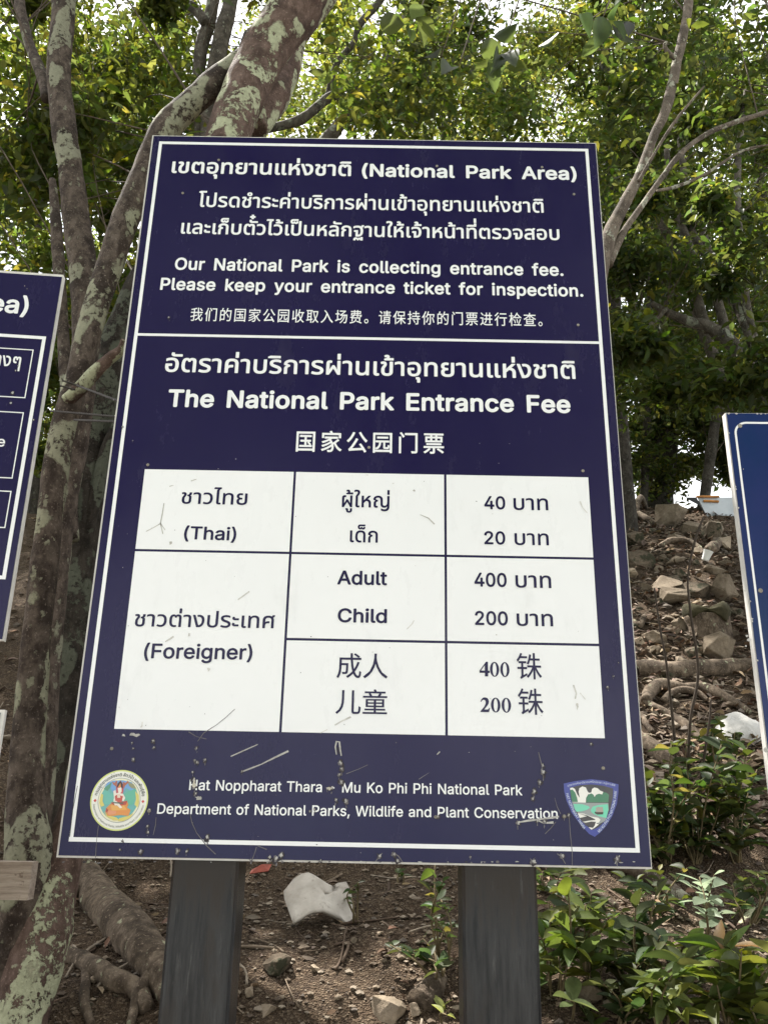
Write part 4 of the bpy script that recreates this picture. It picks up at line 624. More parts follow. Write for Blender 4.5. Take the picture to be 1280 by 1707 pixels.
poly(pc, [(618,430),(668,420),(672,470),(655,500),(690,505),(720,560),(700,600),(560,600),(570,560),(560,470),(590,455),(598,500),(628,492)], -.0026, WH, E1)
poly(pc, [(580,540),(600,520),(660,530),(690,540),(670,620),(590,620)], -.0027, (.52,.09,.07), E1); poly(pc, [(610,510),(650,510),(655,560),(615,560)], -.0028, (.74,.62,.50), E1)
poly(pc, [(560,610),(600,600),(640,640),(680,690),(650,700),(610,660),(580,660)], -.0028, WH, E1); poly(pc, [(550,615),(700,625),(690,640),(560,632)], -.0029, (.05,.12,.10), E1)
poly(pc, [(465,690),(490,720),(480,760),(455,740)], -.0021, RD, E1)
pc.build('picture', M['print'], emb)
rl = MB()
def ring(rad, a0, a1, n=60): return [(C0[0]+rad*math.cos(R(a0+(a1-a0)*i/n)), C0[1]+rad*math.sin(R(a0+(a1-a0)*i/n))) for i in range(n+1)]
arctext(rl, "กรมอุทยานแห่งชาติ สัตว์ป่า และพันธุ์พืช", ring(RX*.79, 170, 10), RX*.085, 'thai', 0.0100, -.0013, (.03, .04, .04))
arctext(rl, "Department of National Parks, Wildlife and Plant Conservation", ring(RX*.895, 190, 350), RX*.062, 'latin', .0, -.0013, (.06, .07, .06))
for sx_ in (-1, 1):
    c = (C0[0]+sx_*RX*.83, C0[1]-RX*.03); d = RX*.055
    rl.add([(c[0]-d, -.0013, c[1]), (c[0], -.0013, c[1]-d), (c[0]+d, -.0013, c[1]), (c[0], -.0013, c[1]+d)], [(0, 1, 2, 3)], (.55, .06, .05))
rl.build('ring_lettering', M['print'], emb)
# shield emblem
def E2(x, y): return XZ(910+x/8, 1270+y/8)
sh = MB()
poly(sh, [(232,290),(400,255),(600,232),(780,252),(962,300),(960,400),(940,560),(880,720),(800,850),(720,940),(645,1000),(570,960),(450,830),(340,680),(270,520),(240,400)], -.0006, (.045, .06, .30), E2)
shield = sh.build('shield_emblem', M['print'], sign)
pc = MB()
poly(pc, [(312,345),(450,310),(600,300),(760,318),(890,355),(885,480),(850,640),(780,790),(700,870),(625,905),(590,900),(480,800),(390,660),(330,500)], -.0008, (.042, .040, .046), E2)
poly(pc, [(315,350),(350,342),(380,360),(410,430),(445,480),(430,400),(440,350),(480,328),(525,340),(548,390),(565,412),(598,410),(610,360),(640,342),(680,350),(720,385),(758,400),(745,435),(700,425),(660,440),(640,475),(600,440),(560,430),(530,480),(525,545),(345,540)], -.0010, (.82, .81, .76), E2)
poly(pc, [(318,375),(350,370),(385,410),(410,480),(420,535),(345,535)], -.0012, (.05,.20,.11), E2)
poly(pc, [(530,540),(535,480),(565,435),(600,420),(630,440),(645,475),(665,440),(700,425),(745,435),(760,405),(800,412),(835,440),(825,540)], -.0012, (.05,.20,.11), E2)
poly(pc, [(345,545),(825,548),(830,640),(800,750),(780,790),(700,830),(560,730),(420,680),(380,640)], -.0011, (.30,.32,.32), E2)
poly(pc, [(360,562),(480,566),(560,590),(580,612),(540,640),(470,660),(400,665),(375,620)], -.0013, (.17,.62,.43), E2)
poly(pc, [(590,640),(620,595),(700,575),(820,565),(825,640),(800,750),(720,730),(640,700),(600,670)], -.0013, (.17,.62,.43), E2)
poly(pc, [(640,665),(760,665),(755,700),(680,704),(650,690)], -.0015, (.05,.05,.04), E2); poly(pc, [(660,610),(690,600),(720,605),(750,600),(760,670),(660,670)], -.0016, (.38,.34,.30), E2)
poly(pc, [(415,685),(500,690),(600,730),(690,745),(720,770),(700,810),(660,820),(700,835),(640,880),(600,905),(560,870),(620,880),(650,840),(600,800),(540,815),(480,800),(440,740)], -.0013, (.80,.79,.74), E2)
poly(pc, [(430,690),(540,712),(640,760),(655,775),(560,785),(480,800),(440,750),(540,725)], -.0015, (.05,.045,.05), E2); poly(pc, [(500,815),(600,795),(660,800),(640,850),(560,850),(525,850)], -.0015, (.05,.045,.05), E2)
pc.build('picture', M['print'], shield)
rl = MB(); lc = (.62, .68, .82)
bez = lambda pts, n=40: [tuple(np.array(E2(*p))) for p in [(np.interp(t, np.linspace(0, 1, len(pts)), [q[0] for q in pts]), np.interp(t, np.linspace(0, 1, len(pts)), [q[1] for q in pts])) for t in np.linspace(0, 1, n)]]
arctext(rl, "HAT NOPPHARAT THARA", bez([(262,425),(280,500),(312,580),(350,665),(400,750),(450,830),(498,900)]), E2(0, 0)[1]-E2(0, 34)[1], 'latin', .01, -.0009, lc)
arctext(rl, "MU KO PHI PHI NATIONAL PARK", bez([(705,945),(770,875),(830,785),(875,695),(908,590),(930,480),(938,390)]), E2(0, 0)[1]-E2(0, 34)[1], 'latin', .01, -.0009, lc)
arctext(rl, "อุทยานแห่งชาติหาดนพรัตน์ธารา-หมู่เกาะพีพี", bez([(285,332),(400,300),(600,276),(790,296),(915,328)]), E2(0, 0)[1]-E2(0, 22)[1], 'thai', 0, -.0009, lc)
rl.build('ring_lettering', M['print'], shield)
# screws
scr = plain('zinc screw', (.25, .23, .19), .45, .5, .3, 60, 0, .6)
def screw(px, py, parent, Y=0.0, P=None, rad=.0036):
    p = at(px, py, Y) if P is None else P; mb = MB()
    for k, (r_, y) in enumerate(((1, 0), (1, .0012), (.62, .002), (.3, .0012))):
        mb.add([(p.x+rad*r_*math.cos(i*math.pi/5), p.y-y, p.z+rad*r_*math.sin(i*math.pi/5)) for i in range(10)], [])
    for k in range(3):
        mb.f += [(k*10+i, k*10+(i+1) % 10, (k+1)*10+(i+1) % 10, (k+1)*10+i) for i in range(10)]
    mb.f.append(tuple(30+i for i in range(10)))
    return mb.build('screw', scr, parent)
for q in ((187,1248),(1004.7,1280.6),(247,775),(971,785),(305,322),(956,324),(615,746),(249,1352),(726,1362),(940,1361),(365,267),(728,277),(903,279),(963,542)): screw(*q, sign)
# peeled vinyl, glue and scratches
sc = MB(); PW, PG, PD = (.52, .51, .48), (.17, .16, .17), (.03, .027, .035)
def stroke(pts, wpx, col, y=-.0010):
    q = [at(p[0], p[1], 0) for p in pts]; wd = wpx*.0011
    V = []
    for i, p in enumerate(q):
        t = (q[min(i+1, len(q)-1)]-q[max(i-1, 0)]).normalized(); n = Vector((-t.z, 0, t.x))*wd*.5*(.6+.8*random.random())
        V += [(p.x+n.x, y, p.z+n.z), (p.x-n.x, y, p.z-n.z)]
    sc.add(V, [(2*i, 2*i+1, 2*i+3, 2*i+2) for i in range(len(q)-1)], col)
def blob(px, py, rx, ry, col, y=-.0014, n=11):
    c = at(px, py, 0); a0 = random.random()*6
    V = [(c.x+rx*.00105*k*math.cos(t), y-random.random()*.0001, c.z+ry*.00105*k*math.sin(t)) for t in np.linspace(0, 2*math.pi, n, endpoint=False) for k in [.3+1.1*random.random()]]
    sc.add(V+[(c.x, y-.0002, c.z)], [(i, (i+1) % n, n) for i in range(n)], col)
def tear(px, py, s):               # a torn flake: pale scrap with a dark rim
    blob(px, py, s*1.1, s*1.2, PD, -.0009); blob(px-s*.1, py-s*.15, s*.75, s*.85, PG, -.0012); blob(px+s*.25*random.uniform(-1, 1), py-s*.3, s*.42, s*.55, PW, -.0015)
    if random.random() < .6: blob(px+random.uniform(-1, 1), py+s*1.3, s*.22, s*.7, PG, -.0010)
stroke([(402,1287),(418,1281),(436,1274),(460,1262),(481,1252)], 3, PW); stroke([(385,1261),(405,1252),(430,1241)], 1.8, PW); tear(404, 1287, 3)
stroke([(561,1258),(559,1245),(561,1236),(566,1237),(567,1248),(569,1260)], 2.4, PW); stroke([(562,1245),(565,1257)], 2.5, PD)
for (x, y, s) in ((568,1273,7),(570,1283,6),(566,1292,5),(569,1305,7),(553,1315,6),(546,1315,4),(560,1334,6),(577,1337,7),(322,1288,4),(324,1301,6),(325,1313,7),(327,1324,5),(330,1272,5),(342,1268,5),
                  (222,1267,5),(223,1248,3),(221,1239,3),(256,1236,5),(257,1247,4),(328,1248,5),(325,1268,4),(517,1353,3),(525,1350,3.5),(235,1421,6),(297,1420,7),(312,1420,5),(347,1397,7),(461,1433,8),(470,1427,8),(450,1430,6),(419,1434,4),(535,1436,5),
                  (905,1288,8),(899,1305,6),(890,1321,7),(887,1333,5),(904,1277,5),(863,1373,6),(895,1369,5),(907,1371,6),(940,1361,5),(948,1360,5),(888,1437,8),(936,1428,7),(1028,1433,7),(664,1436,6),(632,1428,6),(656,1425,6),(784,1429,3),(985,1241,4),
                  (249,1351,5),(246,1378,4),(247,1388,4),(205,1402,3),(201,1417,3),(730,1362,4),(1012,1146,4),(1022,1128,3),(1030,1105,2),(205,712,3),(222,735,2),(282,530,4)): tear(x, y, s*.85)
blob(225, 1225, 9, 4, PW); blob(207, 1226, 4, 2.5, PW); blob(324, 1306, 5, 7, (.66, .62, .52), -.0034); blob(331, 1330, 6, 5, PW); blob(549, 1315, 6, 3, (.62, .58, .48))
stroke([(315,1220),(328,1228),(345,1232)], 1.4, PG); stroke([(392,1182),(378,1195),(362,1208),(340,1222),(330,1236)], 1.5, PG); stroke([(318,1358),(320,1370),(328,1388),(345,1410),(360,1424)], 1.3, PG)
stroke([(261,1362),(260,1375),(256,1392)], 1.6, PG); stroke([(165,1376),(162,1400),(160,1430)], 1.2, PG); stroke([(117,1395),(122,1350),(130,1310)], 1.0, PD)
stroke([(862,1371),(880,1368),(905,1365),(926,1362),(931,1361)], 3, PW); stroke([(893,1366),(905,1372),(922,1371)], 3.2, PW); stroke([(908,1390),(918,1380),(926,1370)], 1.2, PG)
stroke([(897,1254),(901,1270),(904,1285)], 1.3, PG); stroke([(924,1330),(928,1345),(934,1357)], 1.2, PG); stroke([(948,1362),(950,1390),(953,1420),(953,1442)], 1.2, PG)
stroke([(577,1290),(598,1282),(613,1275)], 1.2, PG); stroke([(698,1299),(715,1288)], 1, PG); stroke([(728,1258),(733,1253)], 1.6, PW); stroke([(418,1440),(424,1425),(428,1412)], 1.6, PG); stroke([(430,1410),(445,1416)], 1.2, PG)
stroke([(626,1436),(634,1426),(637,1422)], 1.8, PG); stroke([(655,1421),(664,1427),(671,1437)], 1.8, PG); stroke([(928,1423),(935,1428),(942,1440)], 1.6, PG); stroke([(1024,1440),(1032,1426)], 2, PW)
GS = (.58, .57, .52); GD = (.72, .71, .67)
stroke([(274,839),(271,858),(268,872),(272,890)], 2.2, GS); stroke([(244,886),(256,880),(268,873)], 1.6, GS); stroke([(268,872),(276,884)], 1.2, GS); stroke([(283,811),(290,809)], 1.5, GS); stroke([(319,802),(328,799)], 2, GS); blob(286, 905, 4, 4, GS)
stroke([(700,858),(714,864),(724,874)], 2.2, GS); blob(690, 818, 4, 2, GS); blob(655, 806, 3, 1.5, GS); stroke([(966,836),(970,846),(978,855)], 3, GD); blob(612, 792, 4, 1.4, GD)
stroke([(276,1070),(284,1065),(290,1061)], 2.6, GD); blob(348, 1116, 3, 4, GD); blob(316, 1058, 2.5, 3, GD); stroke([(397,1000),(408,992),(416,986)], 2.2, GD); stroke([(678,1049),(687,1040),(690,1034)], 1.6, GD)
stroke([(558,1209),(570,1202),(585,1195)], 3, GD); stroke([(955,1142),(960,1156),(958,1165)], 2.4, GD); stroke([(966,1155),(975,1166)], 2, GD); blob(962, 1178, 4, 6, GD); stroke([(534,1222),(546,1216)], 2.2, GD); blob(237, 1210, 2.4, 6, GD)
for i in range(70): blob(random.uniform(150, 1040), random.uniform(560, 1430), random.uniform(.6, 1.5), random.uniform(.6, 1.4), random.choice((PG, PW, PD)), -.0015, 6)
for i in range(40): blob(random.uniform(100, 1085), 1437+random.uniform(-1, 1), random.uniform(1, 5), random.uniform(.8, 2), random.choice((PG, PW, PD)), -.0030, 7)
sc.build('peeled_patches', M['scratch'], sign)
# posts: square section, standing behind the board
def post(xl, xr, y0=.0195, dep=.11):
    mb = MB(); z0_, z1_ = .55, 2.9; c = .006
    prof = [(xl+c, y0), (xr-c, y0), (xr, y0+c), (xr, y0+dep-c), (xr-c, y0+dep), (xl+c, y0+dep), (xl, y0+dep-c), (xl, y0+c)]
    zs = np.linspace(z0_, z1_, 12); V = [(x, y, z) for z in zs for x, y in prof]
    mb.add(V, [(k*8+i, k*8+(i+1) % 8, (k+1)*8+(i+1) % 8, (k+1)*8+i) for k in range(11) for i in range(8)] + [tuple(88+i for i in range(8))])
    return mb.build('post', M['steel'], sign)
post(at(286, 1450, .02).x, at(398, 1450, .02).x); post(at(770, 1450, .02).x, at(894, 1450, .02).x)

# ------------------------------------------------------------------ the setting: ground, sea
def axis(lo, hi, c0, c1, fine):
    a = list(np.arange(c0, c1, fine)); s = fine; x = c1
    while x < hi: a.append(x); s = min(s*1.22, 25); x += s
    a.append(hi); s = fine; x = c0
    while x > lo: s = min(s*1.22, 25); x -= s; a.insert(0, max(x, lo))
    return a
gx, gy = axis(-220, 220, -2.6, 3.4, .045), axis(-220, 220, .1, 8.6, .05)
V = [(x, y, ground(x, y)) for y in gy for x in gx]; nx = len(gx)
F = [(j*nx+i, j*nx+i+1, (j+1)*nx+i+1, (j+1)*nx+i) for j in range(len(gy)-1) for i in range(nx-1)]
tag(mesh_obj('hillside', np.array(V), F, M['soil'], None, True), kind='structure')
seam, snt, sb = mat('sea water'); sb.inputs['Base Color'].default_value = (.05, .20, .22, 1); sb.inputs['Roughness'].default_value = .12
bump(snt, sb, noi(snt, 1.2, 6, .6, coords(snt)).outputs[0], .3, .1)
b = MB(); b.add([(-400, -500, -.62), (400, -500, -.62), (400, -14, -.62), (-400, -14, -.62)], [(0, 1, 2, 3)])
tag(b.build('sea', seam), kind='structure')

# ------------------------------------------------------------------ neighbouring boards
def xf(mb, O, ex):
    ey = Vector((-ex.y, ex.x, 0)); mb.v = [tuple(O+ex*v[0]+ey*v[1]+Vector((0, 0, v[2]-O.z))) for v in mb.v]; return mb
P0 = at(106, 457, .02); dd = ray(0, 449.5); Q0 = CAM+dd*((P0.z-CAM.z)/dd.z)
LX = Vector((P0.x-Q0.x, P0.y-Q0.y, 0)).normalized(); LN = Vector((LX.y, -LX.x, 0))
def LP(px, py):
    p = on_plane(px, py, P0, LN); return ((p-P0).dot(LX), p.z)
lz0 = LP(13, 1068)[1]; ls = thing('notice_board', (P0.x-.3, P0.y, .7), 'navy notice board with thin white boxes cut off at the left edge', 'sign')
b = MB(); b.box(-.85, .003, lz0, 0, .02, P0.z); xf(b, P0, LX).build('backing_board', M['whiteedge'], ls)
b = MB(); b.box(-.845, 0, lz0+.003, -.0025, .003, P0.z-.0085); xf(b, P0, LX).build('face_panel', M['navy'], ls)
def lbox(c1, c2, t, name):
    (a, z1), (a2, z2) = LP(*c1), LP(*c2); mb = MB(); frame(mb, -.80, z2, (a+a2)/2, z1, t, -.0006); xf(mb, P0, LX).build(name, M['white'], ls)
lbox((75, 561), (13, 966), .0085, 'border_line')
for c1, c2 in (((57, 583), (43, 664)), ((40, 687.5), (22.5, 798)), ((20, 818.5), (10, 880.5))): 
    (a, z1), (a2, z2) = LP(*c1), LP(*c2); mb = MB(); frame(mb, -.77, z2, (a+a2)/2, z1, .0026, -.0006); xf(mb, P0, LX).build('thin_box', M['white'], ls)
for t in (("Area)", (-71, 514.5), (46, 524.5), 30, 'latin', .019), ("ต่างๆ", (-26, 607), (34, 613), 18, 'thai', .012), ("e", (-5, 744), (8, 745), 17, 'latin', .012)):
    mb = MB(); textline(mb, *t, plane=LP); xf(mb, P0, LX).build('lettering', M['white'], ls)
sc = MB()
for (px, py, r_) in ((27, 618, 3), (31, 610, 2), (22, 655, 5), (19, 672, 4), (42, 477, 2), (57, 700, 3), (46, 482, 1.5)):
    q = on_plane(px, py, P0, LN); s_, z_ = (q-P0).dot(LX), q.z
    for k, (rr, cc) in enumerate(((1, PD), (.6, PW))):
        sc.add([(s_+r_*rr*.0011*math.cos(a)*random.uniform(.5, 1.2), -.0008-.0004*k, z_+r_*rr*.0013*math.sin(a)*random.uniform(.5, 1.2)) for a in np.arange(8)*math.pi/4], [tuple(range(8))], cc)
xf(sc, P0, LX).build('peeled_patches', M['scratch'], ls)
b = MB(); b.box(-.28, .021, .6, -.20, .10, P0.z-.15); b2 = xf(b, P0, LX).build('post', M['steel'], ls)
# corner of a smaller board lower down at the left edge
P1 = at(8.5, 1183, -.12); ss = thing('small_notice', (P1.x-.2, P1.y, .8), 'small navy board with white rim showing one corner low at the left edge', 'sign')
b = MB(); b.box(-.5, .003, P1.z-.34, 0, .016, P1.z); xf(b, P1, LX).build('backing_board', M['whiteedge'], ss)
b = MB(); b.box(-.495, 0, P1.z-.335, -.008, .003, P1.z-.006); xf(b, P1, LX).build('face_panel', M['navy'], ss)
b = MB(); b.box(-.30, .017, .7, -.24, .06, P1.z-.06); xf(b, P1, LX).build('post', M['steel'], ss)
# the blue board at the right edge
P2 = at(1208.5, 687.5, -.02); RXv = Vector((1, -.02, 0)).normalized(); RN = Vector((RXv.y, -RXv.x, 0))
def RP(px, py): p = on_plane(px, py, P2, RN); return ((p-P2).dot(RXv), p.z)
rz0 = RP(1276, 1522)[1]; rs = thing('blue_board', (P2.x+.3, P2.y, .8), 'bright blue board with white rounded border line cut off at the right edge', 'sign')
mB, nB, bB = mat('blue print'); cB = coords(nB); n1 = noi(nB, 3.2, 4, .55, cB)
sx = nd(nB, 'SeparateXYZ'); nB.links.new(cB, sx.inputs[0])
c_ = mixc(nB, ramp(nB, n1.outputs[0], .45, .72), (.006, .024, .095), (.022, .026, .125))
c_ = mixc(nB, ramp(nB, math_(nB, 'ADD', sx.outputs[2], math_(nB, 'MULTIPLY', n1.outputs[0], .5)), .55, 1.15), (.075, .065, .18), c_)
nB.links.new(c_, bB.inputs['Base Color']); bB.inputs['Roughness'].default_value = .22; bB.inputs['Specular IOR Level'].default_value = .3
b = MB(); b.box(0, .003, rz0, .9, .022, P2.z); xf(b, P2, RXv).build('backing_board', M['whiteedge'], rs)
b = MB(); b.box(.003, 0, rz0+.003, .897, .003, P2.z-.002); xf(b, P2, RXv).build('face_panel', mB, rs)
lx, lz = RP(1227.5, 740)[0], RP(1250, 705)[1]; rr = .028; path = []
for (cx, cz, a0) in ((lx+rr, lz-rr, 180), (.87-rr, lz-rr, 90), (.87-rr, rz0+.03+rr, 0), (lx+rr, rz0+.03+rr, -90)):
    path += [(cx, cz, R(a0-90*i/8)) for i in range(9)]
mb = MB(); VV = [(x+q*math.cos(a), -.0006, z+q*math.sin(a)) for (x, z, a) in path for q in (rr-.0025, rr+.0025)]; n_ = len(path)
mb.add(VV, [(2*i, 2*i+1, (2*i+3) % (2*n_), (2*i+2) % (2*n_)) for i in range(n_)]); xf(mb, P2, RXv).build('border_line', M['white'], rs)
for q in ((1232.5, 710), (1266.5, 984.5)): screw(0, 0, rs, P=on_plane(*q, P2, RN), rad=.0052)
sc = MB()
for (px, py, r_) in ((1244, 1060, 3), (1247, 1067, 4), (1242, 1077, 2), (1275, 1250, 4), (1240, 985, 1.6), (1238, 782, 1.4)):
    s_, z_ = RP(px, py)
    sc.add([(s_+r_*.0011*math.cos(a)*random.uniform(.4, 1.2), -.0009, z_+r_*.0013*math.sin(a)*random.uniform(.4, 1.2)) for a in np.arange(8)*math.pi/4], [tuple(range(8))], PW)
for i in range(26):
    s_, z_ = random.choice((.002, random.uniform(0, .2))), P2.z
    if s_ == .002: z_ = random.uniform(rz0, P2.z)
    sc.add([(s_+random.uniform(.001, .004)*math.cos(a), -.0009, z_-.003+random.uniform(.001, .003)*math.sin(a)) for a in np.arange(7)*2*math.pi/7], [tuple(range(7))], (.62, .60, .56))
xf(sc, P2, RXv).build('peeled_patches', M['scratch'], rs)
b = MB(); b.box(.35, .023, .6, .43, .10, P2.z-.2); xf(b, P2, RXv).build('post', M['steel'], rs)
# weathered plank
mw, nw, bw = mat('weathered plank'); cw = coords(nw, (1.2, 6, 14)); nn = noi(nw, 8, 7, .7, cw)
cl_ = mixc(nw, ramp(nw, nn.outputs[0], .32, .62), (.20, .15, .115), (.42, .35, .285)); k_ = noi(nw, 22, 4, .7, coords(nw))
nw.links.new(mixc(nw, ramp(nw, k_.outputs[0], .60, .68), cl_, (.10, .065, .045)), bw.inputs['Base Color']); bw.inputs['Roughness'].default_value = .85; bump(nw, bw, nn.outputs[0], .5, .004)
pa, pb = at(54, 1437, .16), at(47, 1501, .16)
b = MB(); b.box(pa.x-.9, .16, pb.z, (pa.x+pb.x)/2, .195, pa.z)
pk = thing('wooden_plank', (pa.x-.45, .2, ground(pa.x-.45, .2)), 'weathered grey wooden plank beside the pale lichen trunk', 'plank')
b.build('board', mw, pk); b = MB(); b.box(pa.x-.48, .197, ground(pa.x-.45, .2)-.2, pa.x-.42, .25, pa.z+.05); b.build('stake', mw, pk)

# ------------------------------------------------------------------ leaves
LEAF = np.array([(0,0,0),(.33,.0,-.02),(.68,0,-.05),(1,0,-.14),(.30,.5,.10),(.66,.40,.05),(.30,-.5,.10),(.66,-.40,.05)], float)
LF = [(0,1,4),(0,6,1),(1,2,5,4),(1,6,7,2),(2,3,5),(2,7,3)]
LEAF_S = np.array([(0,0,0),(.45,.5,.09),(1,0,-.08),(.45,-.5,.09)], float); LFS = [(0,2,1),(0,3,2)]
def hsv(h, s, v):
    import colorsys; return colorsys.hsv_to_rgb(h, s, v)
def leafcloud(name, centers, rad, n, length, parent, pal, small=False, ratio=.45, droop=.35, material=None, spread=1.0, kind=None):
    C = np.array(centers, float); k = len(C); idx = rng.integers(0, k, n); rad = np.asarray(rad, float)
    P = C[idx]+np.clip(rng.normal(0, .48, (n, 3)), -1.25, 1.25)*(rad[idx, None] if rad.ndim else rad)*np.array([1, 1, .8])
    keep = np.ones(n, bool); sn = np.array(SUN)
    for q, r_ in SUNSPOTS:
        d = P-q; t = d@sn; keep &= ~((t > .45) & (np.linalg.norm(d-t[:, None]*sn, axis=1) < r_+.03))
    P, idx = P[keep], idx[keep]; n = len(P)
    D = rng.normal(0, 1, (n, 3)); D[:, 2] = D[:, 2]*.45-droop; D /= np.linalg.norm(D, axis=1)[:, None]
    N = rng.normal(0, .75, (n, 3)); N[:, 2] += 1.0; N -= D*(N*D).sum(1)[:, None]; N /= np.linalg.norm(N, axis=1)[:, None]
    Ln = length*rng.uniform(.55, 1.25, n); Wd = Ln*ratio*rng.uniform(.8, 1.2, n)
    col = np.array([pal() for _ in range(min(n, 1500))])[rng.integers(0, min(n, 1500), n)]
    col = col*rng.uniform(.75, 1.3, k)[idx][:, None]
    return leafmesh(name, P, D, N, Ln, Wd, rng.uniform(.3, 2.2, n), col, (0 if small else 1) if kind is None else kind, parent, material or M['leaf'])
_s = np.linspace(0, 1, 7); _w = .5*np.array([0, .62, .95, 1, .82, .48, 0])
BIG = np.array([(t, 0, -.10*t*t) for t in _s]+[(t, q, .13*q*2-.10*t*t) for t, q in zip(_s[1:6], _w[1:6])]+[(t, -q, .13*q*2-.10*t*t) for t, q in zip(_s[1:6], _w[1:6])], float)
BF = [(0,1,7),(0,12,1)]+[(i,i+1,7+i,6+i) for i in range(1,5)]+[(i,11+i,12+i,i+1) for i in range(1,5)]+[(5,6,11),(5,16,6)]
def leafmesh(name, P, D, N, Ln, Wd, bend, col, kind, parent, material):
    n = len(P); B = np.cross(N, D)
    T, TF = ((LEAF_S, LFS), (LEAF, LF), (BIG, BF))[kind]
    V = P[:, None, :]+D[:, None, :]*(T[None, :, 0, None]*Ln[:, None, None])+B[:, None, :]*(T[None, :, 1, None]*Wd[:, None, None])+N[:, None, :]*(T[None, :, 2, None]*(Ln*bend)[:, None, None])
    nv = len(T)
    loops = np.concatenate([np.array(t) for t in TF]); tot = np.array([len(t) for t in TF])
    L = (loops[None, :]+(np.arange(n)*nv)[:, None]).ravel(); LT = np.tile(tot, n); LS = np.concatenate([[0], np.cumsum(LT)[:-1]])
    me = bpy.data.meshes.new(name); V = V.reshape(-1, 3)-(np.array(parent['_b']) if parent else 0)
    me.vertices.add(n*nv); me.vertices.foreach_set('co', V.astype(np.float32).ravel())
    me.loops.add(len(L)); me.loops.foreach_set('vertex_index', L.astype(np.int32))
    me.polygons.add(len(LT)); me.polygons.foreach_set('loop_start', LS.astype(np.int32))
    me.update(calc_edges=True); me.validate()
    me.polygons.foreach_set('use_smooth', [True]*len(me.polygons))
    a = me.color_attributes.new('tint', 'FLOAT_COLOR', 'POINT'); a.data.foreach_set('color', np.c_[np.repeat(col, nv, 0), np.ones(n*nv)].astype(np.float32).ravel())
    me.materials.append(material); o = bpy.data.objects.new(name, me); S.collection.objects.link(o)
    if parent: o.parent = parent; o['_b'] = parent['_b']
    return o
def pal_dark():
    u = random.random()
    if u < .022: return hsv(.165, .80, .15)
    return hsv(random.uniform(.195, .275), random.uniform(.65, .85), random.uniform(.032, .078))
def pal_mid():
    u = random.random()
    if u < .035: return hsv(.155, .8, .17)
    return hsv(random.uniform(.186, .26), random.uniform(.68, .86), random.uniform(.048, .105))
def pal_sun():  # lighter, yellower leaves: sunlight on these crowns put into the colour
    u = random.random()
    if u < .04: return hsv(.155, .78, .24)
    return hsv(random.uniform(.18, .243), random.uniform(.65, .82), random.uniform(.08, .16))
def clumps(n, px, py, Y, rad):
    c, r_ = [], []
    for i in range(n):
        u, v, w_ = random.random(), random.random(), random.random()
        c.append(at(px[0]+(px[1]-px[0])*u, py[0]+(py[1]-py[0])*v, Y[0]+(Y[1]-Y[0])*w_)); r_.append(rad*random.choice((.45, .7, .95, 1.1)))
    return c, r_
def pathpts(lst, Y):
    """pixel path [(px, py, radius px)...] at depth Y or from Y[0] to Y[1]"""
    k = len(lst); P, Q = [], []
    for i, (px, py, r_) in enumerate(lst):
        y = Y if not isinstance(Y, tuple) else Y[0]+(Y[1]-Y[0])*i/(k-1)
        p = at(px, py, y); P.append(p); Q.append(r_/FPX*(p-CAM).dot(FWD))
    return P, Q
def stem(lst, Y, name, m_, parent, n=14, wob=.12, sub=8, seed=0):
    P, Q = pathpts(lst, Y); b = MB(); b.tube(P, Q, n, sub, wob, seed); return b.build(name, m_, parent, True)
def sink(P, Q, depth=.25):
    """carry a stem down into the ground"""
    p = P[0]; g_ = ground(p.x, p.y); return ([Vector((p.x, p.y, g_-depth))]+P, [Q[0]*1.15]+Q) if p.z > g_-depth else (P, Q)
def twigs(parent, trunk, C, m_, n, r0=.011):
    mb = MB(); 
    for i in range(min(n, len(C))):
        c = Vector(C[i]); k0 = random.choice(sorted(range(len(trunk)//3, len(trunk)), key=lambda q: (trunk[q]-c).length)[:6]); t = trunk[k0].lerp(trunk[max(k0-1, 0)], random.random()) if (trunk[k0]-trunk[max(k0-1, 0)]).length < .9 else trunk[k0]
        d = (c-t); mid = t+d*.5+Vector((random.gauss(0, .16), random.gauss(0, .16), random.uniform(-.05, .28)))*d.length*.5
        mid2 = t+d*.75+Vector((random.gauss(0, .13), random.gauss(0, .13), random.uniform(-.12, .16)))*d.length*.5
        r_ = r0*min(1.1, .45+.2*d.length)*random.uniform(.5, 1.1)
        mb.tube([t, mid, mid2, c], [r_, r_*.7, r_*.5, r_*.25], 5, 4, .25, i, False)
        for j in range(4):
            e = c+Vector((random.gauss(0, .2), random.gauss(0, .2), random.gauss(0, .16))); s_ = mid2.lerp(c, random.random())
            mb.tube([s_, s_.lerp(e, .5)+Vector((0, 0, .03)), e], [r_*.35, r_*.25, r_*.12], 4, 3, .2, j, False)
    return mb.build('branch', m_, parent, True)
DENS = 4.2
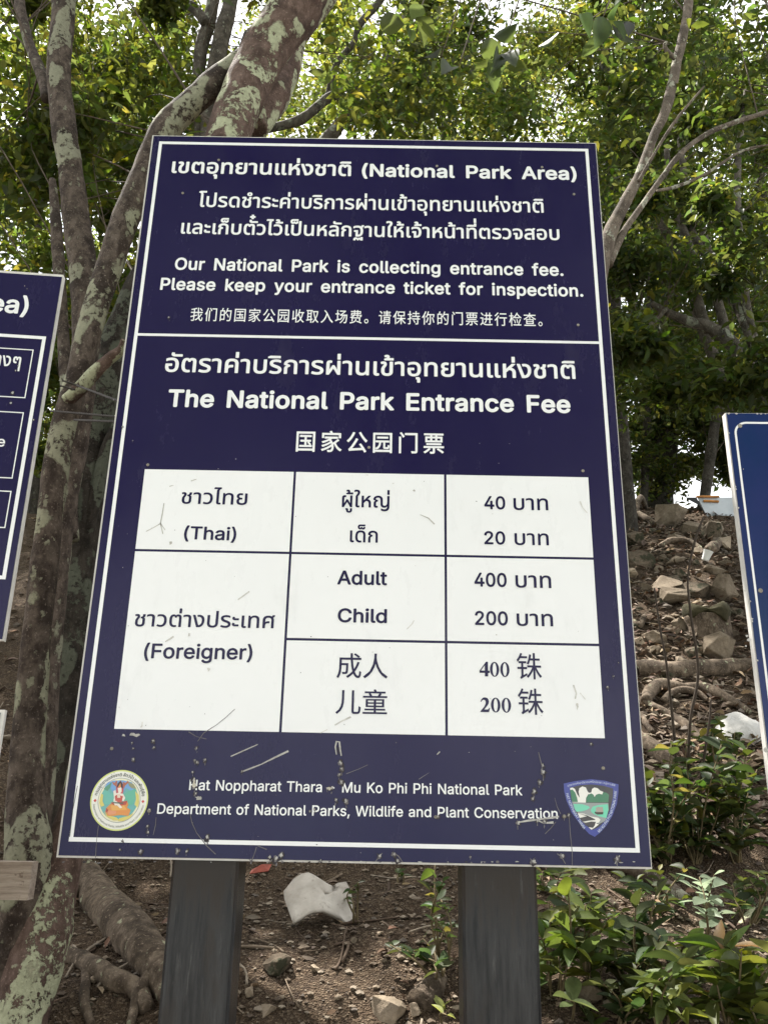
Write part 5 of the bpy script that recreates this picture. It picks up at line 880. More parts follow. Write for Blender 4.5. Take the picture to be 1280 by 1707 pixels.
def tree(name, label, paths, bark_, crown, group='trees on the slope', twn=40, small=False, pal=pal_mid, length=.07, ratio=.42, n=14, wob=.12, tw=.0055):
    """paths: list of (part name, pixel path, depth); crown: list of (count of clumps, px range, py range, depth range, radius, leaves)"""
    P, Q = pathpts(paths[0][1], paths[0][2]); P, Q = sink(P, Q)
    root = thing(name, (P[0].x, P[0].y, ground(P[0].x, P[0].y)), label, 'tree', group)
    b = MB(); b.tube(P, Q, n, 8, wob, random.random()*50); b.build('trunk', bark_, root, True); T = P
    for nm, pth, Y, *mm in paths[1:]:
        p2, q2 = pathpts(pth, Y)
        if nm == 'stem': p2, q2 = sink(p2, q2)
        b = MB(); b.tube(p2, q2, n if q2[0] > .02 else 8, 8, wob, random.random()*50); b.build(nm, mm[0] if mm else bark_, root, True); T = T+p2
    C, RR, N = [], [], 0
    for (k, px, py, Y, rad, nl) in crown:
        c, r_ = clumps(k, px, py, Y, rad); C += c; RR += r_; N += int(nl*DENS)
    if C:
        leafcloud('crown', C, RR, N, length, root, pal, small, ratio)
        if twn: twigs(root, T, random.sample(C, len(C)), M['twig'], twn, tw)
    return root

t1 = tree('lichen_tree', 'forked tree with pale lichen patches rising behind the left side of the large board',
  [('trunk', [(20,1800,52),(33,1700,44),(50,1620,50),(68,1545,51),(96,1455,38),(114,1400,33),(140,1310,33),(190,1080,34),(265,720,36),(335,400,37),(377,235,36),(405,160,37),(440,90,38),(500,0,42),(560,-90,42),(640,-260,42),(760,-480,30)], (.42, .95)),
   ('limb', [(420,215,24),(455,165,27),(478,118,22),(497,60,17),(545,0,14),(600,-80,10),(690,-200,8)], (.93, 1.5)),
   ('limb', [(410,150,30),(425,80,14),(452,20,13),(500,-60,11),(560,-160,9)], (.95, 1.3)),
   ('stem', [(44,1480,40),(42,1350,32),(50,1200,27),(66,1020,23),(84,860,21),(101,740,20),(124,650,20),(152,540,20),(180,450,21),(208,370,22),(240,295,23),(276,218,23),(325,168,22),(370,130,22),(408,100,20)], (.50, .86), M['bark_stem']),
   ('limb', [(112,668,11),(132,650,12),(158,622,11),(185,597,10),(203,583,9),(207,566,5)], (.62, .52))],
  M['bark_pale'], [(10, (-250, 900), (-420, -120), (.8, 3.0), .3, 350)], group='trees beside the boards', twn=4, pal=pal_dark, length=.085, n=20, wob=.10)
# broken stub and sawn stub on the leaning trunk
b = MB(); p = at(398, 112, .86); b.tube([p+Vector((0, 0, -.03)), p+Vector((-.003, 0, .02)), p+Vector((.006, 0, .055)), p+Vector((.004, 0, .075))], [.014, .016, .012, .004], 9, 4, .5, 3)
b.build('broken_stub', plain('torn wood', (.24, .12, .065), .85, .1, .4, 40, .5), t1, True)
b = MB(); p = at(365, 222, .80); b.tube([p+Vector((.02, .05, -.01)), p+Vector((0, 0, 0))], [.026, .026], 12, 3, .2, 1)
b.build('sawn_stub', plain('fresh cut wood', (.55, .34, .15), .8, .1, .3, 40, .2), t1, True)
# twisted wire tied round the stem
wire = MB()
def twist(p, q, rad=.0028, turns=None):
    d = q-p; L = d.length; k = int(L/.004)+2; a = d.normalized().orthogonal().normalized(); c = d.normalized().cross(a)
    for ph in (0, math.pi):
        wire.tube([p+d*(i/k)+(a*math.cos(i*1.25+ph)+c*math.sin(i*1.25+ph))*rad*.8 for i in range(k+1)], [rad*.62]*(k+1), 4, 1, 0, 0, False)
for (pa_, pb_, ya, yb) in (((104,634),(128,642),.53,.55),((101,643),(126,650),.53,.55),((128,642),(196,668),.55,.25),((86,685),(200,695),.5,.25),((124,700),(200,703),.55,.25)):
    twist(at(*pa_, ya), at(*pb_, yb))
tag(wire.build('twisted_wire', plain('rusted wire', (.05, .042, .036), .6, .4, .3, 60), None, True, base=at(110, 660, .5)), 'dark twisted wire tied round the lichen stem at the left of the board', 'wire')

tree('bare_trunk_tree', 'reddish brown trunk with a pale lichen knee near the top left corner',
  [('trunk', [(58,1330,30),(72,1120,27),(94,900,25),(118,760,24),(136,640,24),(145,540,24),(140,460,24),(130,380,22),(118,290,20.5),(106,200,19.5),(100,140,19),(101,80,19),(107,10,18),(112,-60,17),(122,-200,15),(150,-420,11)], 1.15),
   ('limb', [(78,165,8),(68,120,9),(52,80,9),(38,30,9),(28,-30,8),(10,-140,6)], (1.2, 1.6)),
   ('limb', [(120,900,12),(116,760,11),(112,660,11),(106,560,10),(98,440,10),(93,360,9),(88,300,5)], (1.4, 1.7))],
  M['bark_lichen'], [(44, (-250, 440), (-200, 400), (1.9, 3.6), .34, 3300)], group='trees beside the boards', twn=34, pal=pal_mid, length=.09, n=18)
tree('twin_stem_tree', 'slender grey twin stems behind the leaning lichen trunk at the top',
  [('trunk', [(352,400,14),(348,240,14),(350,150,14),(362,105,14),(370,60,14),(384,5,12),(392,-60,11),(420,-250,8)], 3.0),
   ('stem', [(338,400,10),(335,235,10),(331,140,10),(336,80,11),(350,30,11),(356,-30,9),(340,-160,7)], 3.05),
   ('limb', [(345,40,9),(322,12,8),(300,0,7),(270,-40,5)], 3.0)],
  M['bark_grey'], [(40, (100, 720), (-200, 190), (2.4, 4.6), .38, 2300)], twn=36, pal=pal_mid, length=.09)
tree('shaded_trunk_tree', 'dark shaded trunk with grey lichen crusts behind the wire at the left',
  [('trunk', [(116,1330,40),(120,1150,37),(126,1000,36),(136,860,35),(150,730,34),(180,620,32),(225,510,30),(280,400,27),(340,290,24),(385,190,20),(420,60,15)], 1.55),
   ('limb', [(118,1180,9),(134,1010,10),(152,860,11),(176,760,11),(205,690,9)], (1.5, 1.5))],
  M['bark_deep_shade'], [(40, (-300, 330), (60, 640), (3.2, 5.2), .42, 4200), (16, (60, 230), (440, 800), (3.0, 5.0), .34, 1500)], twn=30, pal=pal_mid, length=.09)
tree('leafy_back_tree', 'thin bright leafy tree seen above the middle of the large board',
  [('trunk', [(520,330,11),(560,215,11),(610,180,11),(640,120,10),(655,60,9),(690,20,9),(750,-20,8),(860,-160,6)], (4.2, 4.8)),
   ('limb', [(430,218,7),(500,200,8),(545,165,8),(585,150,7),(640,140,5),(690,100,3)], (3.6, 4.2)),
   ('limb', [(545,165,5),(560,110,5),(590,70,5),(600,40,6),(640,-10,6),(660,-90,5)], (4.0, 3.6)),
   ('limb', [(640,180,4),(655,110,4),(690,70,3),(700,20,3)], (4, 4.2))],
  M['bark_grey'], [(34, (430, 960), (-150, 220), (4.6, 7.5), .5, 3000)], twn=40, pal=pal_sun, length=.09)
td = tree('leaning_tree', 'slender spotted trunk leaning up beside the top right corner of the large board',
  [('trunk', [(960,620,20),(985,510,17),(1005,425,14),(1020,380,12),(1040,340,10),(1062,298,8.5),(1078,258,8),(1092,220,8),(1108,187,8),(1120,140,9),(1127,105,8),(1137,65,7.5),(1146,15,7.5),(1150,-40,7),(1165,-160,7),(1200,-360,5)], (1.5, 1.9)),
   ('limb', [(1012,440,9),(1040,385,5.5),(1068,345,4.6),(1100,300,4.4),(1135,255,4.4),(1180,222,4.3),(1230,202,4.2),(1300,178,4),(1400,130,4)], (1.55, 2.1)),
   ('limb', [(1064,302,3),(1082,270,2.6),(1106,230,2.6),(1130,195,2.4),(1155,165,2),(1173,144,1.4)], (1.6, 1.55)),
   ('limb', [(1125,97,4),(1113,88,4),(1107,75,3),(1112,70,2)], (1.72, 1.7)),
   ('limb', [(1095,318,2.5),(1130,310,3),(1175,290,2.5),(1240,250,2),(1300,240,1.5)], (1.9, 2.1))],
  M['bark_spot'], [(40, (660, 1400), (-220, 230), (2.0, 4.2), .34, 2700)], group='trees beside the boards', twn=64, pal=pal_dark, length=.08, n=14)
leafcloud('foliage', [at(835,85,.5),at(872,55,.4),at(735,95,.6),at(765,110,.7),at(1000,40,.35),at(1018,30,.35),at(690,40,.8)], .06, 26, .115, td, lambda: hsv(random.uniform(.22, .28), random.uniform(.6, .75), random.uniform(.03, .07)), False, .5, .9, kind=2)
b = MB()
for q in ((835,85,.5),(735,95,.6),(765,110,.7),(1000,40,.35),(690,40,.8)):
    e = at(*q); t = at(q[0]+80, -160, q[2]+.35); b.tube([t, t.lerp(e, .5)+Vector((.02, 0, .05)), e], [.006, .004, .0018], 6, 6, .2, q[0])
b.build('branch', M['twig'], td, True)
tree('many_stem_tree', 'spreading many stemmed tree above the rocky slope between the large and blue boards',
  [('trunk', [(1300,860,18.7),(1285,760,18.7),(1275,690,17.3),(1250,620,14.4),(1215,570,12.2),(1180,545,10.8),(1145,535,8.6),(1110,520,6.5),(1085,505,4.3)], (3.3, 3.1)),
   ('stem', [(1260,900,11.5),(1225,760,10.8),(1212,690,10.1),(1195,610,9.4),(1175,560,9.4),(1150,480,8.6),(1125,420,7.9),(1095,360,6.5),(1060,300,5.0)], (3.4, 3.6)),
   ('limb', [(1178,550,7.9),(1163,500,7.9),(1158,440,7.2),(1140,390,6.5),(1120,330,5.8),(1110,250,4.3)], (3.2, 3.6)),
   ('limb', [(1215,570,7.9),(1195,500,7.9),(1182,440,7.2),(1150,380,6.5),(1140,300,5.8),(1130,200,4.3)], (3.25, 3.8)),
   ('limb', [(1275,690,8.6),(1262,600,7.9),(1240,540,7.2),(1215,480,7.2),(1180,420,6.5),(1165,350,5.0)], (3.3, 3.9)),
   ('limb', [(1300,700,7.2),(1250,540,6.5),(1235,420,5.8),(1228,330,5.8),(1233,230,5.0),(1245,140,4.3)], (3.4, 4.0)),
   ('limb', [(1110,515,4.3),(1090,535,3.6),(1060,560,2.9),(1030,590,2.2)], (3.1, 2.9))],
  M['bark_grey'], [(40, (980, 1520), (150, 640), (3.4, 5.4), .42, 3800), (26, (1000, 1400), (300, 700), (2.4, 3.2), .26, 1200)], twn=80, pal=pal_dark, length=.075)
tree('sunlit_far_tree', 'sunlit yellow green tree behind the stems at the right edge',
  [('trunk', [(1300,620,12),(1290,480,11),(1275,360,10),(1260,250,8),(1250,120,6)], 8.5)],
  M['bark_far_shade'], [(30, (1170, 1650), (60, 500), (8, 10.5), .8, 4800)], group='trees far up the slope', twn=18, small=True, pal=pal_sun, length=.10)
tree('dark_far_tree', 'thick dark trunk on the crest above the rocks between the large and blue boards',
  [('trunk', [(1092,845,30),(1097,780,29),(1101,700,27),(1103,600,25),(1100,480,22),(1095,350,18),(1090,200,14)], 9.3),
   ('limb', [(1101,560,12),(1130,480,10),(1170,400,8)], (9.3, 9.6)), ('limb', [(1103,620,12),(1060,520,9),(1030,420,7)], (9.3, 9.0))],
  M['bark_far_shade'], [(46, (900, 1420), (60, 640), (8.6, 12), .85, 6800), (26, (1010, 1260), (560, 800), (8.2, 11), .42, 2300), (22, (1060, 1240), (650, 800), (8.6, 10.5), .34, 1300)], group='trees far up the slope', twn=40, small=True, pal=pal_dark, length=.11)
tree('slim_far_tree', 'slim pale trunk on the crest just right of the large board',
  [('trunk', [(1072,850,7),(1076,760,7),(1078,680,6.5),(1076,600,6),(1080,480,5),(1085,300,4)], 8.6)],
  M['bark_far_shade'], [(10, (980, 1150), (350, 690), (8, 9.5), .5, 900)], group='trees far up the slope', twn=10, small=True, pal=pal_dark, length=.10)
tree('bent_far_tree', 'bent dark trunk on the crest beside the metal sheet',
  [('trunk', [(1168,870,9),(1180,790,9),(1186,740,9),(1196,680,8),(1212,620,7),(1218,540,6),(1210,420,5)], 7.6)],
  M['bark_far_shade'], [(14, (1120, 1400), (420, 720), (7.2, 9), .5, 1500)], group='trees far up the slope', twn=12, small=True, pal=pal_dark, length=.10)
tree('left_far_tree', 'shady tree farther up the slope behind the left notice board',
  [('trunk', [(60,900,14),(55,700,14),(48,520,12),(60,380,10),(70,200,8)], 6.5)],
  M['bark_far_shade'], [(44, (-520, 330), (180, 960), (6.4, 10), .8, 5600)], group='trees far up the slope', twn=30, small=True, pal=pal_mid, length=.11)
tree('tall_left_tree', 'tall tree filling the top left corner behind the bare trunk',
  [('trunk', [(250,700,12),(255,500,12),(262,330,11),(270,180,9),(290,20,7)], 7.5)],
  M['bark_far_shade'], [(44, (-350, 520), (-200, 400), (6, 9.5), .75, 5200)], group='trees far up the slope', twn=26, small=True, pal=pal_mid, length=.115)
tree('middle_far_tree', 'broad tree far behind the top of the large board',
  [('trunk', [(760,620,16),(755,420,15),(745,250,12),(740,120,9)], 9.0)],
  M['bark_far_shade'], [(40, (380, 1080), (40, 480), (8, 12), .9, 5200), (46, (200, 1000), (420, 800), (8.5, 12.5), .85, 4600)], group='trees far up the slope', twn=24, small=True, pal=pal_sun, length=.115)
tree('right_far_tree', 'tall dark tree far behind the leaning spotted trunk',
  [('trunk', [(1020,560,15),(1024,400,15),(1020,260,13),(1012,150,11),(1000,20,8)], 6.2)],
  M['bark_far_shade'], [(44, (760, 1400), (-200, 360), (5.2, 9), .7, 5600), (22, (760, 1150), (330, 640), (5.5, 8), .6, 2200)], group='trees far up the slope', twn=30, small=True, pal=pal_dark, length=.115)

for i, (bx, by, lab) in enumerate(((-3.2, -7.0, 'unseen round tree added on the sand to the left, to reflect dark in the boards'), (.3, -8.2, 'unseen middle tree added on the sand to reflect dark in the boards'), (3.6, -7.2, 'unseen round tree added on the sand to the right, to reflect dark in the boards'))):  # out of view, added so their crowns darken the upper board's reflection
    gz = ground(bx, by); root = thing('reflection_tree', (bx, by, gz), lab, 'tree', 'unseen trees added on the sand')
    b = MB(); b.tube([Vector((bx, by, gz-.2)), Vector((bx+.1, by, gz+1.4)), Vector((bx-.1, by+.1, gz+3)), Vector((bx, by+.2, gz+5)), Vector((bx+.2, by, gz+9))], [.2, .18, .15, .11, .04], 12, 5, .15, i); b.build('trunk', M['bark_grey'], root, True)
    C = [Vector((bx+random.uniform(-2.2, 2.2), by+random.uniform(-1.2, 2.2), gz+4.0+9.0*random.random())) for _ in range(80)]
    leafcloud('crown', C, [.8]*80, 17000, .2, root, pal_dark, True); twigs(root, [Vector((bx, by+.2, gz+k)) for k in (3, 3.5, 4, 5)], C, M['twig'], 14, .02)

# ------------------------------------------------------------------ roots, logs
def groundtube(lst, name, mt, lift=.35, n=12, wob=.22, sub=8, parent=None, seed=0):
    P, Q = [], []
    for (px, py, r_) in lst:
        p = hit(px, py); d = (p-CAM).dot(FWD); q = r_/FPX*d; P.append(p+Vector((0, q*.3, q*lift))); Q.append(q)
    b = MB(); b.tube(P, Q, n, sub, wob, seed); return b.build(name, mt, parent, True, base=None if parent else P[len(P)//2])
groundtube([(108,1440,20),(140,1470,24),(165,1520,30),(200,1560,34),(240,1610,35),(300,1690,33),(350,1790,26)], 'root', M['root'], .45, 16, .16, parent=t1, seed=2)
groundtube([(120,1500,16),(150,1497,17),(185,1512,16),(215,1530,13),(240,1545,6)], 'root', M['root'], .8, 12, .2, parent=t1, seed=5)
groundtube([(100,1600,14),(130,1610,15),(155,1625,18),(185,1645,19),(225,1660,17),(245,1690,12)], 'root', M['root'], .5, 12, .25, parent=t1, seed=8)
groundtube([(145,1620,9),(142,1650,10),(140,1680,8),(150,1720,6)], 'root', M['root'], .5, 9, .25, parent=t1, seed=9)
tag(groundtube([(268,1600,5),(255,1630,8),(240,1660,10),(225,1690,9),(215,1730,7)], 'stick', M['root'], 1.8, 9, .3, seed=4), 'gnarled stick leaning against the left dark post', 'stick')
tag(groundtube([(1010,1130,15),(1060,1127,15),(1110,1131,17),(1160,1129,17),(1215,1124,15),(1280,1120,12)], 'fallen_log', M['root'], .8, 16, .22, seed=11), 'long fallen log lying across the rocky slope', 'log')
tag(groundtube([(1078,1180,9),(1088,1162,11),(1108,1155,11),(1140,1158,9),(1165,1158,9),(1195,1166,9),(1222,1180,8),(1250,1196,6)], 'curved_root', M['root'], 1.2, 10, .22, seed=12), 'pale curved root arching just below the fallen log', 'root')
tag(groundtube([(1108,1180,5),(1120,1170,6),(1140,1165,6),(1165,1168,5),(1180,1175,3)], 'curved_root', M['root'], 2.4, 8, .2, seed=13), 'small curled root under the pale arching root', 'root')
tag(groundtube([(1060,1168,5),(1085,1182,7),(1120,1200,8),(1150,1222,8),(1170,1240,6)], 'broken_branch', M['root'], .8, 9, .3, seed=14), 'broken branch sloping down right below the arching root', 'branch')
tag(groundtube([(1068,1195,5),(1078,1212,6),(1088,1225,4)], 'broken_branch', M['root'], .8, 8, .3, seed=15), 'short broken branch beside the right edge of the large board', 'branch')
tag(groundtube([(1062,1240,14),(1080,1255,18),(1110,1275,16),(1140,1300,9)], 'curved_root', M['root'], .5, 10, .2, seed=16), 'thick brown root behind the leafy shrubs near the board edge', 'root')
tag(groundtube([(1100,918,4),(1120,911,5),(1145,912,5),(1165,920,4),(1172,930,3)], 'curved_root', M['root'], 2.2, 8, .2, seed=17), 'thin arching root high on the slope beside the white cup', 'root')
tag(groundtube([(1178,926,7),(1188,924,9),(1196,915,9),(1202,908,6)], 'curved_root', M['root'], 1.2, 8, .2, seed=18), 'stubby bent root high on the slope by the blue board', 'root')
tag(groundtube([(1056,1042,5),(1066,1050,6),(1073,1038,5),(1075,1030,3)], 'curved_root', M['root'], 1.2, 8, .2, seed=19), 'hooked root stub halfway up the slope at the board edge', 'root')
tag(groundtube([(1012,1452,13),(1040,1460,14),(1075,1475,14),(1110,1490,12),(1145,1512,10)], 'mossy_branch', M['bark_spot'], 1.0, 12, .22, seed=20), 'dark mossy branch lying behind the leaves right of the right post', 'branch')
tag(groundtube([(970,1522,5),(1000,1530,6),(1030,1545,5)], 'bare_branch', M['root'], 6, 8, .2, seed=21), 'pale bare branch among the leaves right of the right post', 'branch')
tag(groundtube([(1128,1592,10),(1160,1590,13),(1190,1588,12),(1225,1580,9)], 'fallen_branch', M['root'], .8, 10, .2, seed=22), 'brown fallen branch behind the long leaves near the blue board', 'branch')
tag(groundtube([(700,1690,20),(722,1660,19),(735,1640,12)], 'dead_stump', M['root'], .5, 12, .3, seed=23), 'grey dead stump beside the foot of the right post', 'stump')
tag(groundtube([(1060,862,5),(1075,852,5),(1095,842,3)], 'dead_stick', M['root'], 2, 7, .2, seed=24), 'dead stick on the crest beside the large tilted rock', 'stick')
tag(groundtube([(1045,866,6),(1062,866,7),(1080,872,6),(1092,878,4)], 'dead_branch', M['root'], 1.2, 7, .2, seed=25), 'pale dead branch on the crest at the board edge', 'branch')
# strip of torn bark at the right
b = MB(); pts = [(1225,1545),(1232,1528),(1245,1510),(1262,1497),(1276,1490)]; VV = []
p0 = hit(1245, 1545)
for i, (px, py) in enumerate(pts):
    for k in range(5):
        a = -1.0+.5*k; VV.append(on_plane(px, py, p0, Vector((0, -.85, .5)))+Vector((.03*math.sin(a), -.02*math.cos(a)-.03, .018*math.sin(a)+.004*noise.noise((i, k, 0)))))
b.add(VV, [(i*5+k, i*5+k+1, i*5+k+6, i*5+k+5) for i in range(4) for k in range(4)]); o = b.build('bark_strip', M['bark_pale'], None, True, base=p0)
o.modifiers.new('thickness', 'SOLIDIFY').thickness = .006; tag(o, 'curled strip of pale torn bark beside the blue board', 'bark')

# ------------------------------------------------------------------ rocks
def rock(px, py, wpx, hpx, seed, mt, label, group=None, tip=0, name='rock', lift=.5, shape=None):
    """px, py = middle of the rock in the photograph, wpx x hpx its outline there"""
    rs_ = random.Random(seed); g = hit(px, py+hpx*.45); d = (g-CAM).dot(FWD); W, H = wpx*1.12/FPX*d, hpx*1.12/FPX*d
    bm = bmesh.new()
    for i in range(12):
        v = Vector((rs_.gauss(0, 1), rs_.gauss(0, 1), rs_.gauss(0, 1))).normalized()
        if shape == 'spike': v = Vector((v.x*(1-.55*max(0, v.z)), v.y, v.z))
        bm.verts.new((v.x*W*.52, v.y*W*.42, v.z*H*.56))
    bmesh.ops.convex_hull(bm, input=bm.verts)
    bmesh.ops.delete(bm, geom=[v for v in bm.verts if not v.link_faces], context='VERTS')
    bmesh.ops.bevel(bm, geom=bm.edges[:], offset=min(W, H)*.02, segments=1, affect='EDGES', profile=.6)
    bmesh.ops.triangulate(bm, faces=bm.faces); bmesh.ops.subdivide_edges(bm, edges=bm.edges[:], cuts=2, use_grid_fill=True)
    for v in bm.verts:
        n_ = noise.noise(v.co*(5/W)+Vector((seed, 0, 0)))*.03+noise.noise(v.co*(14/W)+Vector((seed, 3, 0)))*.022
        v.co += v.co.normalized()*n_*W
    me = bpy.data.meshes.new(name); bm.to_mesh(me); bm.free(); me.materials.append(mt)
    o = bpy.data.objects.new(name, me); S.collection.objects.link(o)
    o.location = g+Vector((0, W*.25, H*lift-.03*H)); o.rotation_euler = (0, tip, 0); return tag(o, label, 'rock', group)
rock(1120,858,62,48,3, M['stone'], 'large tilted rock at the top of the slope beside the metal sheet', tip=-.5)
rock(1158,880,48,24,5, M['stone'], 'flat block under the metal sheet on the crest'); rock(1196,887,40,36,6, M['stone_moss'], 'dark square rock under the right end of the metal sheet')
rock(1213,905,28,34,7, M['stone_pale'], 'pale rock touching the edge of the blue board')
rock(1060,900,44,28,8, M['stone_moss'], 'dark rock ledge at the top of the slope by the large board'); rock(1135,898,40,18,9, M['stone'], 'flat stone below the large tilted rock')
rock(1070,935,52,34,10, M['stone_moss'], 'rough dark rock on the slope beside the large board'); rock(1056,955,26,22,11, M['stone_pale'], 'small pale angular rock at the board edge')
rock(1108,975,70,42,12, M['stone'], 'wide sloping slab halfway up the slope', tip=-.35); rock(1130,994,46,52,13, M['stone'], 'split pointed rock in the middle of the slope', tip=.25)
rock(1165,985,60,30,14, M['stone_moss'], 'rounded brown rock behind the stump'); rock(1215,985,40,48,15, M['stone'], 'tall dark rock beside the blue board')
rock(1205,1085,76,54,16, M['stone'], 'light brown pointed rock sitting above the fallen log', shape='spike')
rock(1140,1045,36,24,17, M['stone'], 'round stone left of the stump'); rock(1098,1065,46,26,18, M['stone'], 'tilted flat stone above the left end of the log'); rock(1092,1085,22,18,19, M['stone_pale'], 'small orange brown stone above the log')
rock(1110,1128,30,20,20, M['stone_moss'], 'mossy stone tucked under the fallen log'); rock(1195,950,36,20,33, M['stone'], 'low stone between the bent root and the tall dark rock')
rock(118,1010,18,26,21, M['stone_pale'], 'sunlit pale stone standing in the dark gap left of the large board'); rock(110,1072,18,22,22, M['stone_pale'], 'sunlit broken stone under the pale one in the dark gap')
rock(106,1235,52,62,23, M['stone_moss'], 'grey rounded boulder between the lichen trunk and the large board'); rock(118,975,30,24,24, M['stone'], 'brown stone above the sunlit pale stone')
rock(645,1694,64,42,25, M['stone_pale'], 'pale tan rock at the bottom between the two posts'); rock(462,1620,54,30,26, M['stone_moss'], 'flat olive stone near the left post')
rock(523,1619,18,18,27, M['stone_pale'], 'small yellowish stone right of the flat olive stone'); rock(440,1692,38,18,28, M['stone_pale'], 'long ochre stone at the foot of the left post')
rock(415,1660,14,18,29, M['stone_pale'], 'small pinkish stone beside the left post'); rock(690,1690,22,20,30, M['stone_pale'], 'small grey stone next to the pale tan rock')
rock(982,1668,46,30,31, M['stone'], 'brown stone under the leaves right of the right post'); rock(1048,1690,40,32,32, M['stone'], 'grey stone at the bottom among the shrubs')
for i in range(44):
    px, py = random.uniform(1035, 1240), random.uniform(868, 1110); s_ = random.uniform(18, 44)
    rock(px, py, s_, s_*random.uniform(.4, .8), 300+i, random.choice((M['stone'], M['stone_moss'], M['stone_moss'])), 'angular rock half buried in the jumbled slope', 'jumbled rocks on the slope', random.uniform(-.5, .5), lift=.3)
for i in range(26):
    px, py = random.uniform(230, 1020), random.uniform(880, 1200); s_ = random.uniform(20, 50)
    rock(px, py, s_, s_*random.uniform(.4, .8), 400+i, random.choice((M['stone'], M['stone_moss'], M['stone_moss'])), 'angular rock half buried in the jumbled slope', 'jumbled rocks on the slope', random.uniform(-.5, .5), lift=.3)
st = []
for i in range(60):
    px, py = (random.uniform(1040, 1225), random.uniform(880, 1230)) if i < 34 else ((random.uniform(410, 770), random.uniform(1460, 1690)) if i < 52 else (random.uniform(130, 270), random.uniform(1480, 1700)))
    s_ = random.uniform(7, 20) if i < 34 else random.uniform(6, 15)
    st.append(rock(px, py, s_, s_*random.uniform(.5, .9), 100+i, random.choice((M['stone'], M['stone_pale'], M['stone_moss'])), 'small stone lying loose among the leaf litter', 'small loose stones', random.uniform(-.4, .4), 'small_stone', .3))
# cut stump on the slope
g = hit(1190, 1066); k = (g-CAM).dot(FWD)/FPX
stump = thing('cut_stump', g, 'low cut stump with mossy top on the slope above the pointed rock', 'stump')
b = MB(); b.tube([g+Vector((0, .1, -.1)), g+Vector((0, .1, 20*k)), g+Vector((0, .1, 42*k))], [38*k, 36*k, 37*k], 22, 6, .2, 3); b.build('trunk', M['root'], stump, True)
b = MB(); b.tube([g+Vector((0, .1, 42*k)), g+Vector((.01, .1, 48*k)), g+Vector((0, .1, 54*k))], [38*k, 40*k, 33*k], 26, 5, .12, 7); b.build('moss_cap', stonemat('moss', (.05, .045, .025), (.10, .09, .05)), stump, True)

# ------------------------------------------------------------------ litter left by people
p0 = hit(533, 1540); n0 = Vector((.05, -.75, .66)).normalized()
out = [(275,225),(320,185),(350,173),(380,170),(405,188),(430,205),(460,214),(490,215),(518,192),(540,165),(553,183),(565,205),(575,245),(583,280),(583,300),(578,318),(560,338),(545,345),(515,335),(480,340),(440,340),(400,352),(370,365),(340,382),(312,398),(303,362),(295,330),(285,298),(278,265)]
Q = [on_plane(380+x/2.783, 1400+y/2.783, p0, n0) for x, y in out]; ctr = sum(Q, Vector())/len(Q); V2 = []
for rr in np.linspace(1, .0, 7)[:-1]:
    for q in Q:
        v = ctr.lerp(q, rr); u_ = (v-ctr); V2.append(v+n0*(.05*math.cos(u_.x*17+.6)+.18*u_.x*u_.z*6+.008*noise.noise(v*25)))
kq = len(Q); V2.append(ctr+n0*.045)
b = MB(); b.add(V2, [(r_*kq+i, r_*kq+(i+1) % kq, (r_+1)*kq+(i+1) % kq, (r_+1)*kq+i) for r_ in range(5) for i in range(kq)]+[(5*kq+i, 5*kq+(i+1) % kq, 6*kq) for i in range(kq)])
mp_, np_, bp_ = mat('dirty white shell'); a_ = noi(np_, 9, 6, .65, coords(np_)); h_ = noi(np_, 50, 5, .7, coords(np_))
cc = mixc(np_, ramp(np_, a_.outputs[0], .35, .7), (.36, .32, .27), (.62, .58, .51)); np_.links.new(mixc(np_, ramp(np_, h_.outputs[0], .58, .68, (0,)*3, (.5,)*3), cc, (.2, .16, .12)), bp_.inputs['Base Color']); bp_.inputs['Roughness'].default_value = .7
o = b.build('broken_plate', mp_, None, True, base=ctr); md = o.modifiers.new('thickness', 'SOLIDIFY'); md.thickness = .012
o.location += Vector((0, -.03, -.02)); tag(o, 'dirty white curved plate broken off and lying behind the posts', 'plate')
b = MB(); p = hit(434, 1462); e1, e2 = Vector((.035, .01, .008)), Vector((.004, .015, .018))
b.add([p-e1-e2*.3, p+e1*.9-e2*.6+Vector((0,-.01,0)), p+e1+e2*.5, p+e2*.75+Vector((0,-.012,.004)), p-e1*.95+e2*.35], [(0,1,3),(1,2,3),(0,3,4)])
o = b.build('red_wrapper', plain('faded red wrapper', (.30, .07, .045), .6, .4, .3, 30), base=p); o.modifiers.new('thickness', 'SOLIDIFY').thickness = .004; o.location.z += .02
tag(o, 'faded red wrapper scrap behind the top of the left post', 'wrapper')
# metal sheet with timber edge on the crest
g = hit(1190, 872); dp = (g-CAM).dot(FWD); Yc = g.y+.3
sheet = thing('metal_sheet', g, 'bent grey metal sheet with an orange timber edge on the crest', 'sheet')
A_ = lambda x, y, dy=0: at(x, y, Yc+dy)
b = MB(); b.add([A_(1162,829), A_(1240,829), A_(1240,862), A_(1178,861), A_(1160,829,.8), A_(1240,829,.8)], [(0,3,2,1),(0,1,5,4)]); o = b.build('panel', plain('galvanised sheet', (.42, .45, .47), .45, .5, .15, 4, 0, .2), sheet); o.modifiers.new('t', 'SOLIDIFY').thickness = .01
b = MB(); b.tube([A_(1160,828,-.02), A_(1198,828,-.02)], [.012, .012], 6, 2); b.tube([A_(1172,835,-.01), A_(1197,836,-.01)], [.014, .014], 6, 2); b.build('timber_edge', plain('orange timber', (.42, .19, .06), .8, .1, .4, 12), sheet)
b = MB(); b.add([A_(1142,829,-.03), A_(1160,829,-.03), A_(1178,861,-.03), A_(1165,842,-.03), A_(1150,834,-.03)], [(0,4,3,2,1)]); o = b.build('flap', plain('dark rubber', (.02, .02, .022), .6), sheet); o.modifiers.new('t', 'SOLIDIFY').thickness = .01
